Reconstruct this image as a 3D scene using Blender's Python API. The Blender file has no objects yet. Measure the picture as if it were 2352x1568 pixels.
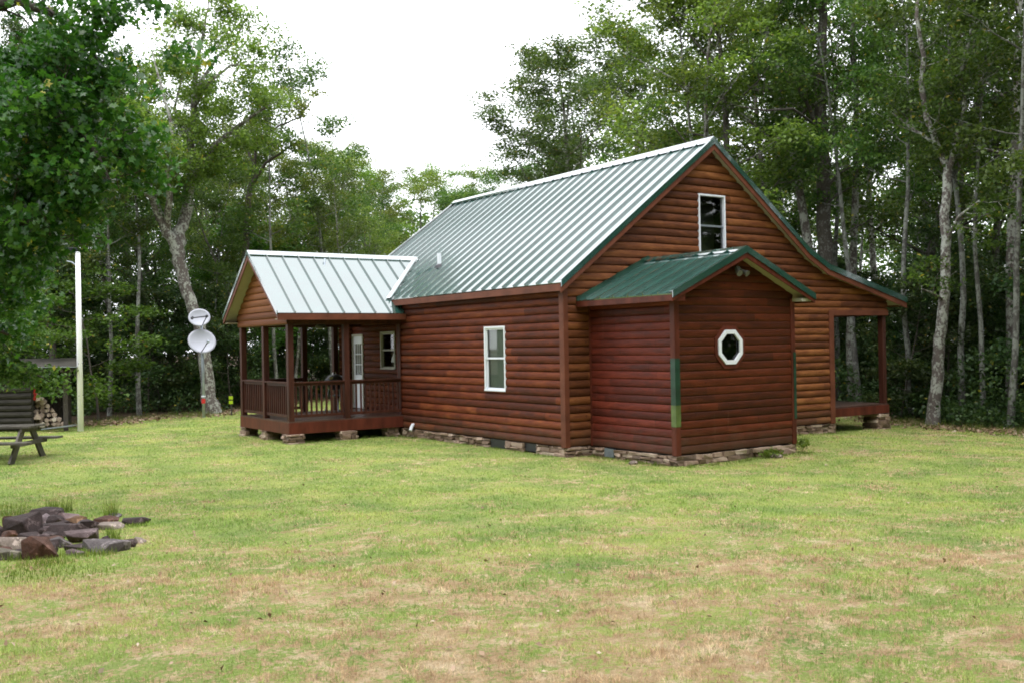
import bpy, bmesh, math, random
import numpy as np
from mathutils import Vector, Matrix

sc = bpy.context.scene
col = sc.collection
R = math.radians

# ------------------------------------------------------------------ camera, sky, sun, exposure
YAW, PITCH, ROLL, FPX = 0.6006, 0.0029, 0.0181, 2281.7
CAM = Vector((-12.0022, -15.6775, 2.0551))
_f = Vector((math.sin(YAW)*math.cos(PITCH), math.cos(YAW)*math.cos(PITCH), math.sin(PITCH)))
_r0 = Vector((math.cos(YAW), -math.sin(YAW), 0)); _u0 = _r0.cross(_f)
_r = _r0*math.cos(ROLL) - _u0*math.sin(ROLL)
_u = _u0*math.cos(ROLL) + _r0*math.sin(ROLL)
cam_data = bpy.data.cameras.new('camera'); cam = bpy.data.objects.new('camera', cam_data); col.objects.link(cam)
cam.matrix_world = Matrix(((_r.x, _u.x, -_f.x, CAM.x), (_r.y, _u.y, -_f.y, CAM.y), (_r.z, _u.z, -_f.z, CAM.z), (0, 0, 0, 1)))
cam_data.sensor_width = 36; cam_data.lens = 36*FPX/2352; cam_data.clip_end = 2000
sc.camera = cam

SUN_EL, SUN_AZ = R(76), R(200)      # soft overcast daylight from high behind the camera's left
world = bpy.data.worlds.new('World'); sc.world = world; world.use_nodes = True
wn = world.node_tree; wn.nodes.clear()
wo = wn.nodes.new('ShaderNodeOutputWorld'); wb = wn.nodes.new('ShaderNodeBackground')
sky = wn.nodes.new('ShaderNodeTexSky'); sky.sky_type = 'NISHITA'; sky.sun_disc = False
sky.sun_elevation = SUN_EL; sky.sun_rotation = SUN_AZ; sky.dust_density = 6; sky.air_density = 1.0
hs = wn.nodes.new('ShaderNodeHueSaturation'); hs.inputs['Saturation'].default_value = 0.12
mx = wn.nodes.new('ShaderNodeMix'); mx.data_type = 'RGBA'
mx.inputs['Factor'].default_value = 0.75; mx.inputs[7].default_value = (12.5, 12.8, 13.4, 1)
wn.links.new(sky.outputs[0], hs.inputs['Color']); wn.links.new(hs.outputs[0], mx.inputs[6])
wn.links.new(mx.outputs[2], wb.inputs[0]); wb.inputs[1].default_value = 0.15
wn.links.new(wb.outputs[0], wo.inputs[0])
sd = bpy.data.lights.new('sun', 'SUN'); sd.energy = 1.5; sd.angle = R(55); sd.color = (1, .97, .92)
sun = bpy.data.objects.new('sun', sd); col.objects.link(sun)
# direction towards the sun
sdir = Vector((-0.55*math.cos(SUN_EL), -0.83*math.cos(SUN_EL), math.sin(SUN_EL))).normalized()
sun.rotation_euler = sdir.to_track_quat('Z', 'Y').to_euler()
sc.view_settings.view_transform = 'Standard'; sc.view_settings.look = 'None'
sc.view_settings.exposure = 0.8; sc.view_settings.gamma = 1
sc.cycles.use_denoising = True
sc.cycles.max_bounces = 7; sc.cycles.transparent_max_bounces = 8; sc.cycles.filter_width = 1.8
sc.cycles.volume_bounces = 0

# ------------------------------------------------------------------ placing helpers
def ray(px, py): return _f + _r*((px-1176)/FPX) + _u*((784-py)/FPX)
def at(px, py, dep): return CAM + ray(px, py)*dep
def smooth(a, b, t):
    t = min(1, max(0, (t-a)/(b-a))); return t*t*(3-2*t)
def gz(x, y):
    s = (x-CAM.x)*math.sin(YAW) + (y-CAM.y)*math.cos(YAW)
    z = -0.21 + 0.66*(1-smooth(1, 17, s))
    q = (x-8)*.5 + (abs(y)*.0)
    z -= 0.15*smooth(-1, 3, q)
    z -= 0.07*smooth(8, 20, y)
    return z
def at_ground(px, py):
    v = ray(px, py); z = -.2
    for _ in range(40):
        t = (z-CAM.z)/v.z; p = CAM+v*t; z = .5*z+.5*gz(p.x, p.y)
    return Vector((p.x, p.y, gz(p.x, p.y)))
def ground_at_depth(px, dep):
    p = at(px, 900, dep); return Vector((p.x, p.y, gz(p.x, p.y)))

# ------------------------------------------------------------------ object helpers
def tag(o, label=None, cat=None, group=None, kind=None):
    if label: o['label'] = label
    if cat: o['category'] = cat
    if group: o['group'] = group
    if kind: o['kind'] = kind
    return o
def worg(o):
    v = Vector((0, 0, 0))
    while o is not None: v = v + o.location; o = o.parent
    return v
def thing(name, loc, label, cat, group=None):
    o = bpy.data.objects.new(name, None); o.empty_display_size = .3; col.objects.link(o); o.location = loc
    return tag(o, label, cat, group)
class MB:
    def __init__(s): s.v = []; s.f = []
    def box(s, a, b):
        x0, y0, z0 = a; x1, y1, z1 = b; n = len(s.v)
        s.v += [(x0,y0,z0),(x1,y0,z0),(x1,y1,z0),(x0,y1,z0),(x0,y0,z1),(x1,y0,z1),(x1,y1,z1),(x0,y1,z1)]
        s.f += [tuple(n+i for i in q) for q in ((0,3,2,1),(4,5,6,7),(0,1,5,4),(1,2,6,5),(2,3,7,6),(3,0,4,7))]
        return s
    def obox(s, c, ax, ay, az):      # centre and three half-axis vectors
        c, ax, ay, az = map(Vector, (c, ax, ay, az)); n = len(s.v)
        for k in (-1, 1):
            for i, j in ((-1,-1),(1,-1),(1,1),(-1,1)): s.v.append(tuple(c+ax*i+ay*j+az*k))
        s.f += [tuple(n+i for i in q) for q in ((0,3,2,1),(4,5,6,7),(0,1,5,4),(1,2,6,5),(2,3,7,6),(3,0,4,7))]
        return s
    def prism(s, poly, ext):
        n = len(s.v); m = len(poly); e = Vector(ext)
        s.v += [tuple(Vector(p)) for p in poly] + [tuple(Vector(p)+e) for p in poly]
        s.f.append(tuple(n+i for i in reversed(range(m)))); s.f.append(tuple(n+m+i for i in range(m)))
        for i in range(m): j = (i+1) % m; s.f.append((n+i, n+j, n+m+j, n+m+i))
        return s
    def quad(s, *p):
        n = len(s.v); s.v += [tuple(q) for q in p]; s.f.append(tuple(range(n, n+len(p)))); return s
    def tube(s, pts, rad, k=8, cap=True):
        pts = [Vector(p) for p in pts]; m = len(pts); n0 = len(s.v)
        if not hasattr(rad, '__len__'): rad = [rad]*m
        d0 = (pts[1]-pts[0]).normalized()
        up = Vector((0,0,1)) if abs(d0.z) < .9 else Vector((1,0,0))
        a = d0.cross(up).normalized()
        for i, p in enumerate(pts):
            d = (pts[min(i+1,m-1)]-pts[max(i-1,0)]).normalized()
            a = (a - d*a.dot(d)).normalized(); b = d.cross(a)
            for j in range(k):
                t = 2*math.pi*j/k; s.v.append(tuple(p+(a*math.cos(t)+b*math.sin(t))*rad[i]))
        for i in range(m-1):
            for j in range(k):
                q = n0+i*k; s.f.append((q+j, q+(j+1)%k, q+k+(j+1)%k, q+k+j))
        if cap:
            s.f.append(tuple(n0+j for j in reversed(range(k)))); s.f.append(tuple(n0+(m-1)*k+j for j in range(k)))
        return s
    def build(s, name, mat, parent=None, smooth_=False, bevel=0, origin=None):
        me = bpy.data.meshes.new(name)
        org = Vector(origin) if origin is not None else (worg(parent) if parent is not None else Vector((0,0,0)))
        me.from_pydata([(x-org.x, y-org.y, z-org.z) for x, y, z in s.v], [], s.f)
        me.materials.append(mat)
        o = bpy.data.objects.new(name, me); col.objects.link(o)
        if parent is not None: o.parent = parent; o.location = org - worg(parent)
        else: o.location = org
        bm = bmesh.new(); bm.from_mesh(me); bmesh.ops.recalc_face_normals(bm, faces=bm.faces); bm.to_mesh(me); bm.free()
        if smooth_:
            for p in me.polygons: p.use_smooth = True
        if bevel:
            b = o.modifiers.new('bevel', 'BEVEL'); b.width = bevel; b.segments = 2; b.limit_method = 'ANGLE'; b.harden_normals = False
        return o
def np_mesh(name, V, nper, mat):
    """V: (N*nper,3) vertices; every consecutive nper of them make one face"""
    me = bpy.data.meshes.new(name); nv = len(V); nf = nv//nper
    me.vertices.add(nv); me.vertices.foreach_set('co', V.astype(np.float32).ravel())
    me.loops.add(nv); me.loops.foreach_set('vertex_index', np.arange(nv, dtype=np.int32))
    me.polygons.add(nf); me.polygons.foreach_set('loop_start', np.arange(0, nv, nper, dtype=np.int32))
    me.polygons.foreach_set('loop_total', np.full(nf, nper, dtype=np.int32))
    me.materials.append(mat); me.update(); me.validate()
    return me

# ------------------------------------------------------------------ materials
class Mat:
    def __init__(s, name):
        s.m = bpy.data.materials.new(name); s.m.use_nodes = True; s.t = s.m.node_tree
        s.b = s.t.nodes['Principled BSDF']; s.out = s.t.nodes['Material Output']
    def n(s, t, **k):
        o = s.t.nodes.new(t)
        for a, b in k.items():
            if a in o.inputs: o.inputs[a].default_value = b
            else: setattr(o, a, b)
        return o
    def l(s, a, b): s.t.links.new(a, b)
    def math(s, op, a, b=None, c=None, clamp=False):
        o = s.n('ShaderNodeMath', operation=op); o.use_clamp = clamp
        for i, v in enumerate((a, b, c)):
            if v is None: continue
            if isinstance(v, (int, float)): o.inputs[i].default_value = v
            else: s.l(v, o.inputs[i])
        return o.outputs[0]
    def pos(s, scale=(1,1,1), obj=False):
        if obj: src = s.n('ShaderNodeTexCoord').outputs['Object']
        else: src = s.n('ShaderNodeNewGeometry').outputs['Position']
        v = s.n('ShaderNodeVectorMath', operation='MULTIPLY'); s.l(src, v.inputs[0]); v.inputs[1].default_value = scale
        return v.outputs[0]
    def noise(s, vec, scale, detail=4, rough=.55):
        o = s.n('ShaderNodeTexNoise'); o.inputs['Scale'].default_value = scale
        o.inputs['Detail'].default_value = detail; o.inputs['Roughness'].default_value = rough
        s.l(vec, o.inputs['Vector']); return o.outputs['Fac']
    def ramp(s, fac, stops):
        o = s.n('ShaderNodeValToRGB'); e = o.color_ramp.elements
        while len(e) < len(stops): e.new(.5)
        for i, (p, c) in enumerate(stops): e[i].position = p; e[i].color = (*c, 1) if len(c) == 3 else c
        s.l(fac, o.inputs[0]); return o.outputs[0]
    def mix(s, f, a, b, mode='MIX'):
        o = s.n('ShaderNodeMix', data_type='RGBA', blend_type=mode)
        for i, v in ((0, f), (6, a), (7, b)):
            if isinstance(v, (int, float)): o.inputs[i].default_value = v
            elif isinstance(v, tuple): o.inputs[i].default_value = (*v, 1)
            else: s.l(v, o.inputs[i])
        return o.outputs[2]
    def bump(s, h, strength=.3, dist=.01):
        o = s.n('ShaderNodeBump'); o.inputs['Strength'].default_value = strength; o.inputs['Distance'].default_value = dist
        s.l(h, o.inputs['Height']); s.l(o.outputs[0], s.b.inputs['Normal'])
    def set(s, **k):
        for a, b in k.items():
            i = s.b.inputs[a.replace('_', ' ')]
            if hasattr(b, 'is_linked') or hasattr(b, 'links'): s.l(b, i)
            else: i.default_value = (*b, 1) if isinstance(b, tuple) and len(b) == 3 else b
        return s
def simple(name, c, rough=.5, var=.15, scale=6, metal=0, bump=0, stretch=(1,1,1)):
    m = Mat(name); v = m.pos(stretch); n = m.noise(v, scale)
    lo = tuple(x*(1-var) for x in c); hi = tuple(min(1, x*(1+var)) for x in c)
    m.set(Base_Color=m.ramp(n, [(.3, lo), (.7, hi)]), Roughness=rough, Metallic=metal)
    if bump: m.bump(m.noise(v, scale*8), bump, .01); m.b.inputs['Specular IOR Level'].default_value = .2
    return m.m

def log_mat(name, cols, pitch, z0, axis, board=2.6, rough=.52, var=1.0):
    """stained log siding: each course and board takes the stain differently"""
    m = Mat(name); g = m.n('ShaderNodeNewGeometry'); sp = m.n('ShaderNodeSeparateXYZ'); m.l(g.outputs['Position'], sp.inputs[0])
    al = sp.outputs[axis]; z = sp.outputs[2]
    cr = m.math('FLOOR', m.math('DIVIDE', m.math('SUBTRACT', z, z0), pitch))
    wn1 = m.n('ShaderNodeTexWhiteNoise', noise_dimensions='1D'); m.l(cr, wn1.inputs['W'])
    bd = m.math('FLOOR', m.math('DIVIDE', m.math('ADD', al, m.math('MULTIPLY', wn1.outputs['Value'], 9.0)), board))
    cv = m.n('ShaderNodeCombineXYZ'); m.l(cr, cv.inputs[0]); m.l(bd, cv.inputs[1])
    wn2 = m.n('ShaderNodeTexWhiteNoise', noise_dimensions='3D'); m.l(cv.outputs[0], wn2.inputs['Vector'])
    v2 = m.n('ShaderNodeCombineXYZ'); m.l(m.math('MULTIPLY', al, 1.3), v2.inputs[0])
    m.l(m.math('MULTIPLY', cr, 3.71), v2.inputs[1]); m.l(m.math('MULTIPLY', z, 6.0), v2.inputs[2])
    n1 = m.noise(v2.outputs[0], 1.6, 5, .65)
    v3 = m.n('ShaderNodeCombineXYZ'); m.l(m.math('MULTIPLY', al, .7), v3.inputs[0]); m.l(m.math('MULTIPLY', z, 22.0), v3.inputs[2]); m.l(cr, v3.inputs[1])
    grain = m.noise(v3.outputs[0], 2.5, 4, .7)
    f = m.math('ADD', m.math('MULTIPLY', n1, .95*var), m.math('MULTIPLY', wn2.outputs['Value'], .34*var))
    f = m.math('ADD', f, m.math('MULTIPLY', grain, .22))
    f = m.math('SUBTRACT', f, .75*var+.11-.5)
    c = m.ramp(f, [(.26, cols[0]), (.45, cols[1]), (.58, cols[2]), (.78, cols[3])])
    # knots and drip stains
    vk = m.n('ShaderNodeCombineXYZ'); m.l(m.math('MULTIPLY', al, 1.0), vk.inputs[0]); m.l(m.math('MULTIPLY', z, 1.8), vk.inputs[2]); m.l(m.math('MULTIPLY', cr, .37), vk.inputs[1])
    vo = m.n('ShaderNodeTexVoronoi'); m.l(vk.outputs[0], vo.inputs['Vector']); vo.inputs['Scale'].default_value = 3.1
    kn = m.math('LESS_THAN', vo.outputs['Distance'], .075)
    c = m.mix(m.math('MULTIPLY', kn, .7), c, tuple(x*.35 for x in cols[0]))
    # butt joints between boards, and soil splashed up from the ground
    fj = m.math('FRACT', m.math('DIVIDE', m.math('ADD', al, m.math('MULTIPLY', wn1.outputs['Value'], 9.0)), board))
    c = m.mix(m.math('MULTIPLY', m.math('LESS_THAN', fj, .006/board), .75), c, (.012, .006, .004))
    vd = m.n('ShaderNodeCombineXYZ'); m.l(al, vd.inputs[0]); m.l(m.math('MULTIPLY', z, .6), vd.inputs[2])
    nd = m.noise(vd.outputs[0], 4.0, 5, .7)
    sp_ = m.math('MULTIPLY', m.math('SUBTRACT', m.math('MULTIPLY', nd, 1.15), m.math('MULTIPLY', z, 1.3)), 1.4, clamp=True)
    c = m.mix(m.math('MULTIPLY', sp_, .55), c, (.085, .058, .040))
    # pale rain runs and faded stain
    vr_ = m.n('ShaderNodeCombineXYZ'); m.l(m.math('MULTIPLY', al, 9.0), vr_.inputs[0]); m.l(m.math('MULTIPLY', z, .5), vr_.inputs[2])
    nr = m.ramp(m.noise(vr_.outputs[0], 1.3, 4, .6), [(.62, (0,0,0)), (.78, (1,1,1))])
    c = m.mix(m.math('MULTIPLY', nr, .22), c, (.22, .13, .09))
    m.set(Base_Color=c, Roughness=m.math('ADD', m.math('MULTIPLY', n1, .35), rough-.17))
    m.b.inputs['Specular IOR Level'].default_value = .13
    m.bump(m.math('ADD', m.math('MULTIPLY', n1, 1.4), m.math('MULTIPLY', grain, .6)), .8, .012)
    return m.m

def roof_mat(name, base=(.014, .054, .044), rough=.12, ior=2.05):
    m = Mat(name); v = m.pos(); n = m.noise(v, 2.0, 3); n2 = m.noise(v, 60, 3)
    m.set(Base_Color=m.ramp(n, [(.3, tuple(x*.85 for x in base)), (.7, tuple(x*1.15 for x in base))]),
          Roughness=m.math('ADD', m.math('MULTIPLY', n2, .05), rough-.02), IOR=ior)
    m.b.inputs['Specular IOR Level'].default_value = 1.0
    m.b.inputs['Coat Weight'].default_value = .45; m.b.inputs['Coat Roughness'].default_value = .03; m.b.inputs['Coat IOR'].default_value = 1.6
    return m.m

def leaf_mat(name, a, b, c, trans=.35, rough=.38, spec=.22, yellow=.012):
    m = Mat(name); g = m.n('ShaderNodeNewGeometry'); rnd = g.outputs['Random Per Island']
    oi = m.n('ShaderNodeObjectInfo')
    ps = m.pos(); n = m.noise(ps, .55, 2)
    f = m.math('ADD', m.math('MULTIPLY', rnd, .55), m.math('MULTIPLY', n, .45))
    cc = m.ramp(f, [(.2, a), (.5, b), (.8, c)])
    cc = m.mix(m.math('LESS_THAN', m.math('FRACT', m.math('MULTIPLY', rnd, 37.7)), yellow), cc, (.30, .26, .05))
    hsn = m.n('ShaderNodeHueSaturation'); m.l(cc, hsn.inputs['Color'])
    m.l(m.math('ADD', m.math('MULTIPLY', oi.outputs['Random'], .05), .475), hsn.inputs['Hue'])
    m.l(m.math('ADD', m.math('MULTIPLY', oi.outputs['Random'], .5), .75), hsn.inputs['Value'])
    cc = hsn.outputs[0]
    m.set(Base_Color=cc, Roughness=rough); m.b.inputs['Specular IOR Level'].default_value = spec
    tr = m.n('ShaderNodeBsdfTranslucent')
    cc2 = m.mix(1.0, cc, (1.2, 1.28, .6), 'MULTIPLY'); m.l(cc2, tr.inputs['Color'])
    ms = m.n('ShaderNodeMixShader'); ms.inputs[0].default_value = trans
    m.l(m.b.outputs[0], ms.inputs[1]); m.l(tr.outputs[0], ms.inputs[2]); m.l(ms.outputs[0], m.out.inputs['Surface'])
    return m.m

def bark_mat(name, dark, pale, amount=.5, scale=5, obj=True):
    m = Mat(name); v = m.pos((1, 1, .35), obj=obj); v2 = m.pos((1, 1, .8), obj=obj)
    n = m.noise(v, scale*4, 5, .7); p = m.noise(v2, scale, 4, .6); p2 = m.noise(v2, scale*4, 3, .6)
    base = m.ramp(n, [(.3, tuple(x*.55 for x in dark)), (.7, dark)])
    k = m.math('ADD', m.math('MULTIPLY', p, .6), m.math('MULTIPLY', p2, .4))
    k = m.ramp(k, [(max(0, .62-amount*.25), (0,0,0)), (max(.05, .70-amount*.25), (1,1,1))])
    m.set(Base_Color=m.mix(k, base, pale), Roughness=.85)
    m.bump(n, .6, .03)
    return m.m

def stone_mat(name, stops, scale=3, rough=.6, obj=False):
    m = Mat(name); g = m.n('ShaderNodeNewGeometry'); v = m.pos(obj=obj)
    n = m.noise(v, scale*3, 6, .65)
    f = m.math('ADD', m.math('MULTIPLY', g.outputs['Random Per Island'], .6), m.math('MULTIPLY', n, .5))
    m.set(Base_Color=m.ramp(f, stops), Roughness=rough)
    m.bump(m.noise(v, scale*8, 6, .7), .6, .02)
    return m.m

def glass_mat(name, tint=(.85,.9,.87), refl=.5):
    m = Mat(name)
    tr = m.n('ShaderNodeBsdfTransparent'); tr.inputs[0].default_value = (*tint, 1)
    gl = m.n('ShaderNodeBsdfGlossy'); gl.inputs['Roughness'].default_value = .03
    fr = m.n('ShaderNodeFresnel'); fr.inputs[0].default_value = 1.52
    f = m.math('MAXIMUM', m.math('MULTIPLY', fr.outputs[0], 1.3, clamp=True), refl*.25)
    ms = m.n('ShaderNodeMixShader'); m.l(f, ms.inputs[0]); m.l(tr.outputs[0], ms.inputs[1]); m.l(gl.outputs[0], ms.inputs[2])
    m.l(ms.outputs[0], m.out.inputs['Surface'])
    return m.m

M = {}
PM, PV = .1655, .1505
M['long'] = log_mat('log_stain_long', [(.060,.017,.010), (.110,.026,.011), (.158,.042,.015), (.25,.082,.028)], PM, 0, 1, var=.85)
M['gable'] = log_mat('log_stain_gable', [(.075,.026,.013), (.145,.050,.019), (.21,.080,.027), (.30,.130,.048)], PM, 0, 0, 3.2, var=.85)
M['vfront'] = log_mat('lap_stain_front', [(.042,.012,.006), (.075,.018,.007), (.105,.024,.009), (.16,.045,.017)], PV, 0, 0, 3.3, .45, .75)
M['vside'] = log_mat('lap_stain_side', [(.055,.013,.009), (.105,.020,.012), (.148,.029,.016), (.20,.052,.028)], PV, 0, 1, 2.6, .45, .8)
M['redwood'] = simple('stained_trim', (.085,.021,.012), .45, .35, 3, bump=.3, stretch=(2,2,.5))
M['trim'] = simple('brown_trim', (.12,.040,.022), .5, .3, 2.5, bump=.3)
M['post'] = simple('stained_post', (.050,.017,.011), .45, .4, 3, bump=.3, stretch=(3,3,.5))
M['roof'] = roof_mat('green_metal')
M['cap'] = roof_mat('green_metal_cap', (.012,.06,.05), .14, 3.0)
M['soffit'] = simple('beige_soffit', (.34,.31,.22), .5, .1, 3)
M['white'] = simple('white_vinyl', (.68,.71,.76), .35, .04, 3)
M['cream'] = simple('cream_trim', (.40,.39,.32), .4, .06, 3)
M['glass'] = glass_mat('glass')
M['dark'] = simple('painted_dark', (.02,.02,.022), .8, .2)  # near-black colour stands in for the darkness of unlit spaces
def blind_mat():
    m = Mat('white_blind'); sp = m.n('ShaderNodeSeparateXYZ'); m.l(m.n('ShaderNodeNewGeometry').outputs['Position'], sp.inputs[0])
    w = m.math('FRACT', m.math('MULTIPLY', sp.outputs[2], 38))
    m.set(Base_Color=m.ramp(w, [(0, (.20,.24,.21)), (.2, (.34,.39,.35)), (1, (.38,.42,.38))]), Roughness=.6)
    m.b.inputs['Emission Strength'].default_value = 0
    return m.m
M['blind'] = blind_mat()
M['stone'] = stone_mat('field_stone', [(.15, (.06,.04,.028)), (.4, (.14,.09,.06)), (.62, (.25,.17,.12)), (.9, (.44,.35,.27))], 3)
M['deck'] = simple('wet_deck', (.07,.04,.032), .35, .4, 4, bump=.2, stretch=(.4,4,1))
M['green_strip'] = simple('green_corner_metal', (.012,.04,.024), .3, .5, 2, stretch=(1,1,2))
M['olive_strip'] = simple('olive_corner_metal', (.075,.11,.03), .35, .3, 4)
M['galv'] = simple('galvanised_steel', (.33,.37,.42), .35, .15, 8, metal=.6)
M['lampgrey'] = simple('lamp_grey', (.10,.10,.09), .5, .1)
M['dish'] = simple('dish_paint', (.36,.37,.43), .4, .05, 2)
M['greyvent'] = simple('vent_plastic', (.11,.13,.14), .5, .2)
M['black'] = simple('black_paint', (.015,.015,.02), .35, .2)
M['pole'] = simple('white_pvc', (.90,.90,.94), .3, .04)
M['greywood'] = simple('weathered_wood', (.030,.027,.022), .7, .45, 3, bump=.5, stretch=(1,1,6))
M['greywoodh'] = simple('weathered_table_wood', (.075,.068,.058), .5, .5, 3, bump=.4)
M['chrome'] = simple('chrome', (.7,.7,.72), .15, .05, metal=1)
M['red'] = simple('red_paint', (.5,.03,.03), .35, .2)
M['yellow'] = simple('yellow_paint', (.32,.45,.01), .5, .08)
M['leaf_a'] = leaf_mat('leaf_maple', (.034,.070,.015), (.068,.122,.026), (.128,.188,.046), .42)
M['leaf_b'] = leaf_mat('leaf_oak', (.026,.058,.018), (.050,.098,.027), (.090,.148,.042), .36)
M['leaf_c'] = leaf_mat('leaf_light', (.068,.116,.024), (.128,.192,.038), (.22,.29,.07), .46)
M['leaf_d'] = leaf_mat('leaf_shade', (.024,.048,.017), (.044,.080,.026), (.080,.122,.040), .36)  # darker greens put the understorey's shade into the leaf colour
M['leaf_e'] = leaf_mat('leaf_greygreen', (.042,.085,.028), (.075,.135,.042), (.125,.20,.065), .42)
M['leaf_f'] = leaf_mat('leaf_vivid', (.030,.075,.014), (.058,.130,.022), (.105,.20,.036), .42)
M['leaf_near'] = leaf_mat('leaf_near', (.020,.060,.012), (.040,.100,.016), (.085,.165,.028), .42, .3, .45, .01)
M['bark'] = bark_mat('bark_grey', (.085,.072,.058), (.16,.16,.14), .4)
M['bark_pale'] = bark_mat('bark_lichen', (.11,.09,.078), (.29,.30,.26), .6, 4)
M['bark_birch'] = bark_mat('bark_birch', (.09,.085,.075), (.18,.19,.165), .65, 3)
M['bark_dark'] = bark_mat('bark_dark', (.07,.058,.045), (.20,.20,.17), .15)

# ------------------------------------------------------------------ lawn and ground
EDGE = [(-30,10),(-18,15.5),(-12,17.6),(-8,19.0),(-5.4,18.3),(-4.4,18.9),(-2.8,20.2),(-1.2,19.6),(0.6,21.5),(2.5,23.6),(5,25.5),(9,25.5),
        (13,20),(15.5,12),(15.2,6),(13.6,2.2),(12.6,0.2),(12.2,-1.6),(11.7,-3.4),(11.0,-6),(10.2,-10),(9,-16),(6,-30),(-30,-30)]
EP = np.array(EDGE, float)
def lawn_sd(X, Y):
    """signed distance to the lawn outline, positive inside"""
    d = np.full(X.shape, 1e9); inside = np.zeros(X.shape, bool)
    for i in range(len(EP)):
        a = EP[i]; b = EP[(i+1) % len(EP)]; e = b-a
        t = np.clip(((X-a[0])*e[0]+(Y-a[1])*e[1])/(e@e), 0, 1)
        d = np.minimum(d, np.hypot(X-a[0]-t*e[0], Y-a[1]-t*e[1]))
        c = ((a[1] > Y) != (b[1] > Y)) & (X < (b[0]-a[0])*(Y-a[1])/((b[1]-a[1]) or 1e-9)+a[0])
        inside ^= c
    return np.where(inside, d, -d)
def vnoise(X, Y, sc_, seed):
    rg = np.random.RandomState(seed); G = rg.rand(256, 256)
    x = X/sc_; y = Y/sc_; xi = np.floor(x).astype(int); yi = np.floor(y).astype(int); fx = x-xi; fy = y-yi
    fx = fx*fx*(3-2*fx); fy = fy*fy*(3-2*fy)
    g = lambda i, j: G[i % 256, j % 256]
    return (g(xi,yi)*(1-fx)+g(xi+1,yi)*fx)*(1-fy)+(g(xi,yi+1)*(1-fx)+g(xi+1,yi+1)*fx)*fy
def gz_np(X, Y):
    s = (X-CAM.x)*math.sin(YAW)+(Y-CAM.y)*math.cos(YAW)
    def sm(a, b, t):
        t = np.clip((t-a)/(b-a), 0, 1); return t*t*(3-2*t)
    z = -0.21+0.66*(1-sm(1, 17, s)); z = z-0.15*sm(-1, 3, (X-8)*.5); z = z-0.07*sm(8, 20, Y)
    return z
def ground_z(X, Y):
    return gz_np(X, Y) + (vnoise(X, Y, 1.7, 3)-.5)*.05*np.clip((np.hypot(X-2, Y-5)-6)/4, 0, 1) + (vnoise(X, Y, .9, 4)-.5)*.025
def lawn_nodes(m, grass=False):
    v = m.pos((1, 1, 0))
    sp = m.n('ShaderNodeSeparateXYZ'); m.l(v, sp.inputs[0])
    s = m.math('ADD', m.math('MULTIPLY', m.math('SUBTRACT', sp.outputs[0], CAM.x), math.sin(YAW)),
               m.math('MULTIPLY', m.math('SUBTRACT', sp.outputs[1], CAM.y), math.cos(YAW)))
    lat = m.math('SUBTRACT', m.math('MULTIPLY', m.math('SUBTRACT', sp.outputs[0], CAM.x), math.cos(YAW)),
                 m.math('MULTIPLY', m.math('SUBTRACT', sp.outputs[1], CAM.y), math.sin(YAW)))
    n1 = m.noise(v, .30, 3, .5); n2 = m.noise(v, 1.15, 4, .6); n3 = m.noise(v, 6.5, 4, .65); n4 = m.noise(v, 26, 3, .6)
    # the trodden strip in front of the cabin and the near part of the lawn are drier
    near = m.n('ShaderNodeMapRange', interpolation_type='SMOOTHSTEP'); m.l(s, near.inputs[0])
    near.inputs[1].default_value = 14.0; near.inputs[2].default_value = 6.5; near.inputs[3].default_value = 0; near.inputs[4].default_value = .10
    right = m.n('ShaderNodeMapRange'); m.l(lat, right.inputs[0])
    right.inputs[1].default_value = -2.5; right.inputs[2].default_value = 3; right.inputs[3].default_value = 0; right.inputs[4].default_value = .03
    dry = m.math('ADD', m.math('MULTIPLY', n1, .25), m.math('MULTIPLY', n2, .60))
    dry = m.math('ADD', dry, m.math('MULTIPLY', n3, .72)); dry = m.math('ADD', dry, m.math('MULTIPLY', n4, .60)); dry = m.math('SUBTRACT', dry, .275)
    dry = m.math('ADD', dry, near.outputs[0]); dry = m.math('ADD', dry, right.outputs[0])
    d = m.n('ShaderNodeMapRange', interpolation_type='SMOOTHSTEP'); m.l(dry, d.inputs[0])
    d.inputs[1].default_value = .83; d.inputs[2].default_value = 1.02
    hue = m.noise(v, .8, 3, .6)
    green = m.ramp(hue, [(.3, (.125,.232,.042)), (.5, (.225,.335,.060)), (.7, (.37,.42,.10))])
    straw = m.ramp(m.noise(v, 3.3, 4, .7), [(.3, (.30,.17,.095)), (.5, (.50,.35,.20)), (.72, (.74,.60,.42))])
    return m, v, d.outputs[0], green, straw, n3
m, v, d, green, straw, n3 = lawn_nodes(Mat('lawn_ground'))
soil = m.ramp(m.noise(v, 38, 5, .75), [(.36, (.06,.055,.025)), (.5, (.24,.20,.10)), (.66, (.46,.37,.24))])
c = m.mix(d, m.mix(.36, green, soil), m.mix(.40, straw, soil))
at_ = m.n('ShaderNodeAttribute', attribute_name='lawn')
litter = m.ramp(m.noise(v, 5, 6, .75), [(.3, (.030,.022,.014)), (.6, (.085,.055,.035)), (.8, (.17,.12,.09))])
m.set(Base_Color=m.mix(at_.outputs['Fac'], litter, c), Roughness=.9); m.b.inputs['Specular IOR Level'].default_value = .15
m.bump(m.noise(v, 34, 5, .75), 1.0, .05)
M['ground'] = m.m
m, v, d, green, straw, n3 = lawn_nodes(Mat('grass_blade'))
rnd = m.n('ShaderNodeNewGeometry').outputs['Random Per Island']
dd = m.math('ADD', d, m.math('MULTIPLY', m.math('SUBTRACT', rnd, .5), .75))
c = m.mix(m.math('GREATER_THAN', dd, .5), green, straw)
val = m.math('ADD', m.math('MULTIPLY', m.math('FRACT', m.math('MULTIPLY', rnd, 17.3)), .9), .55)
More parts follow.
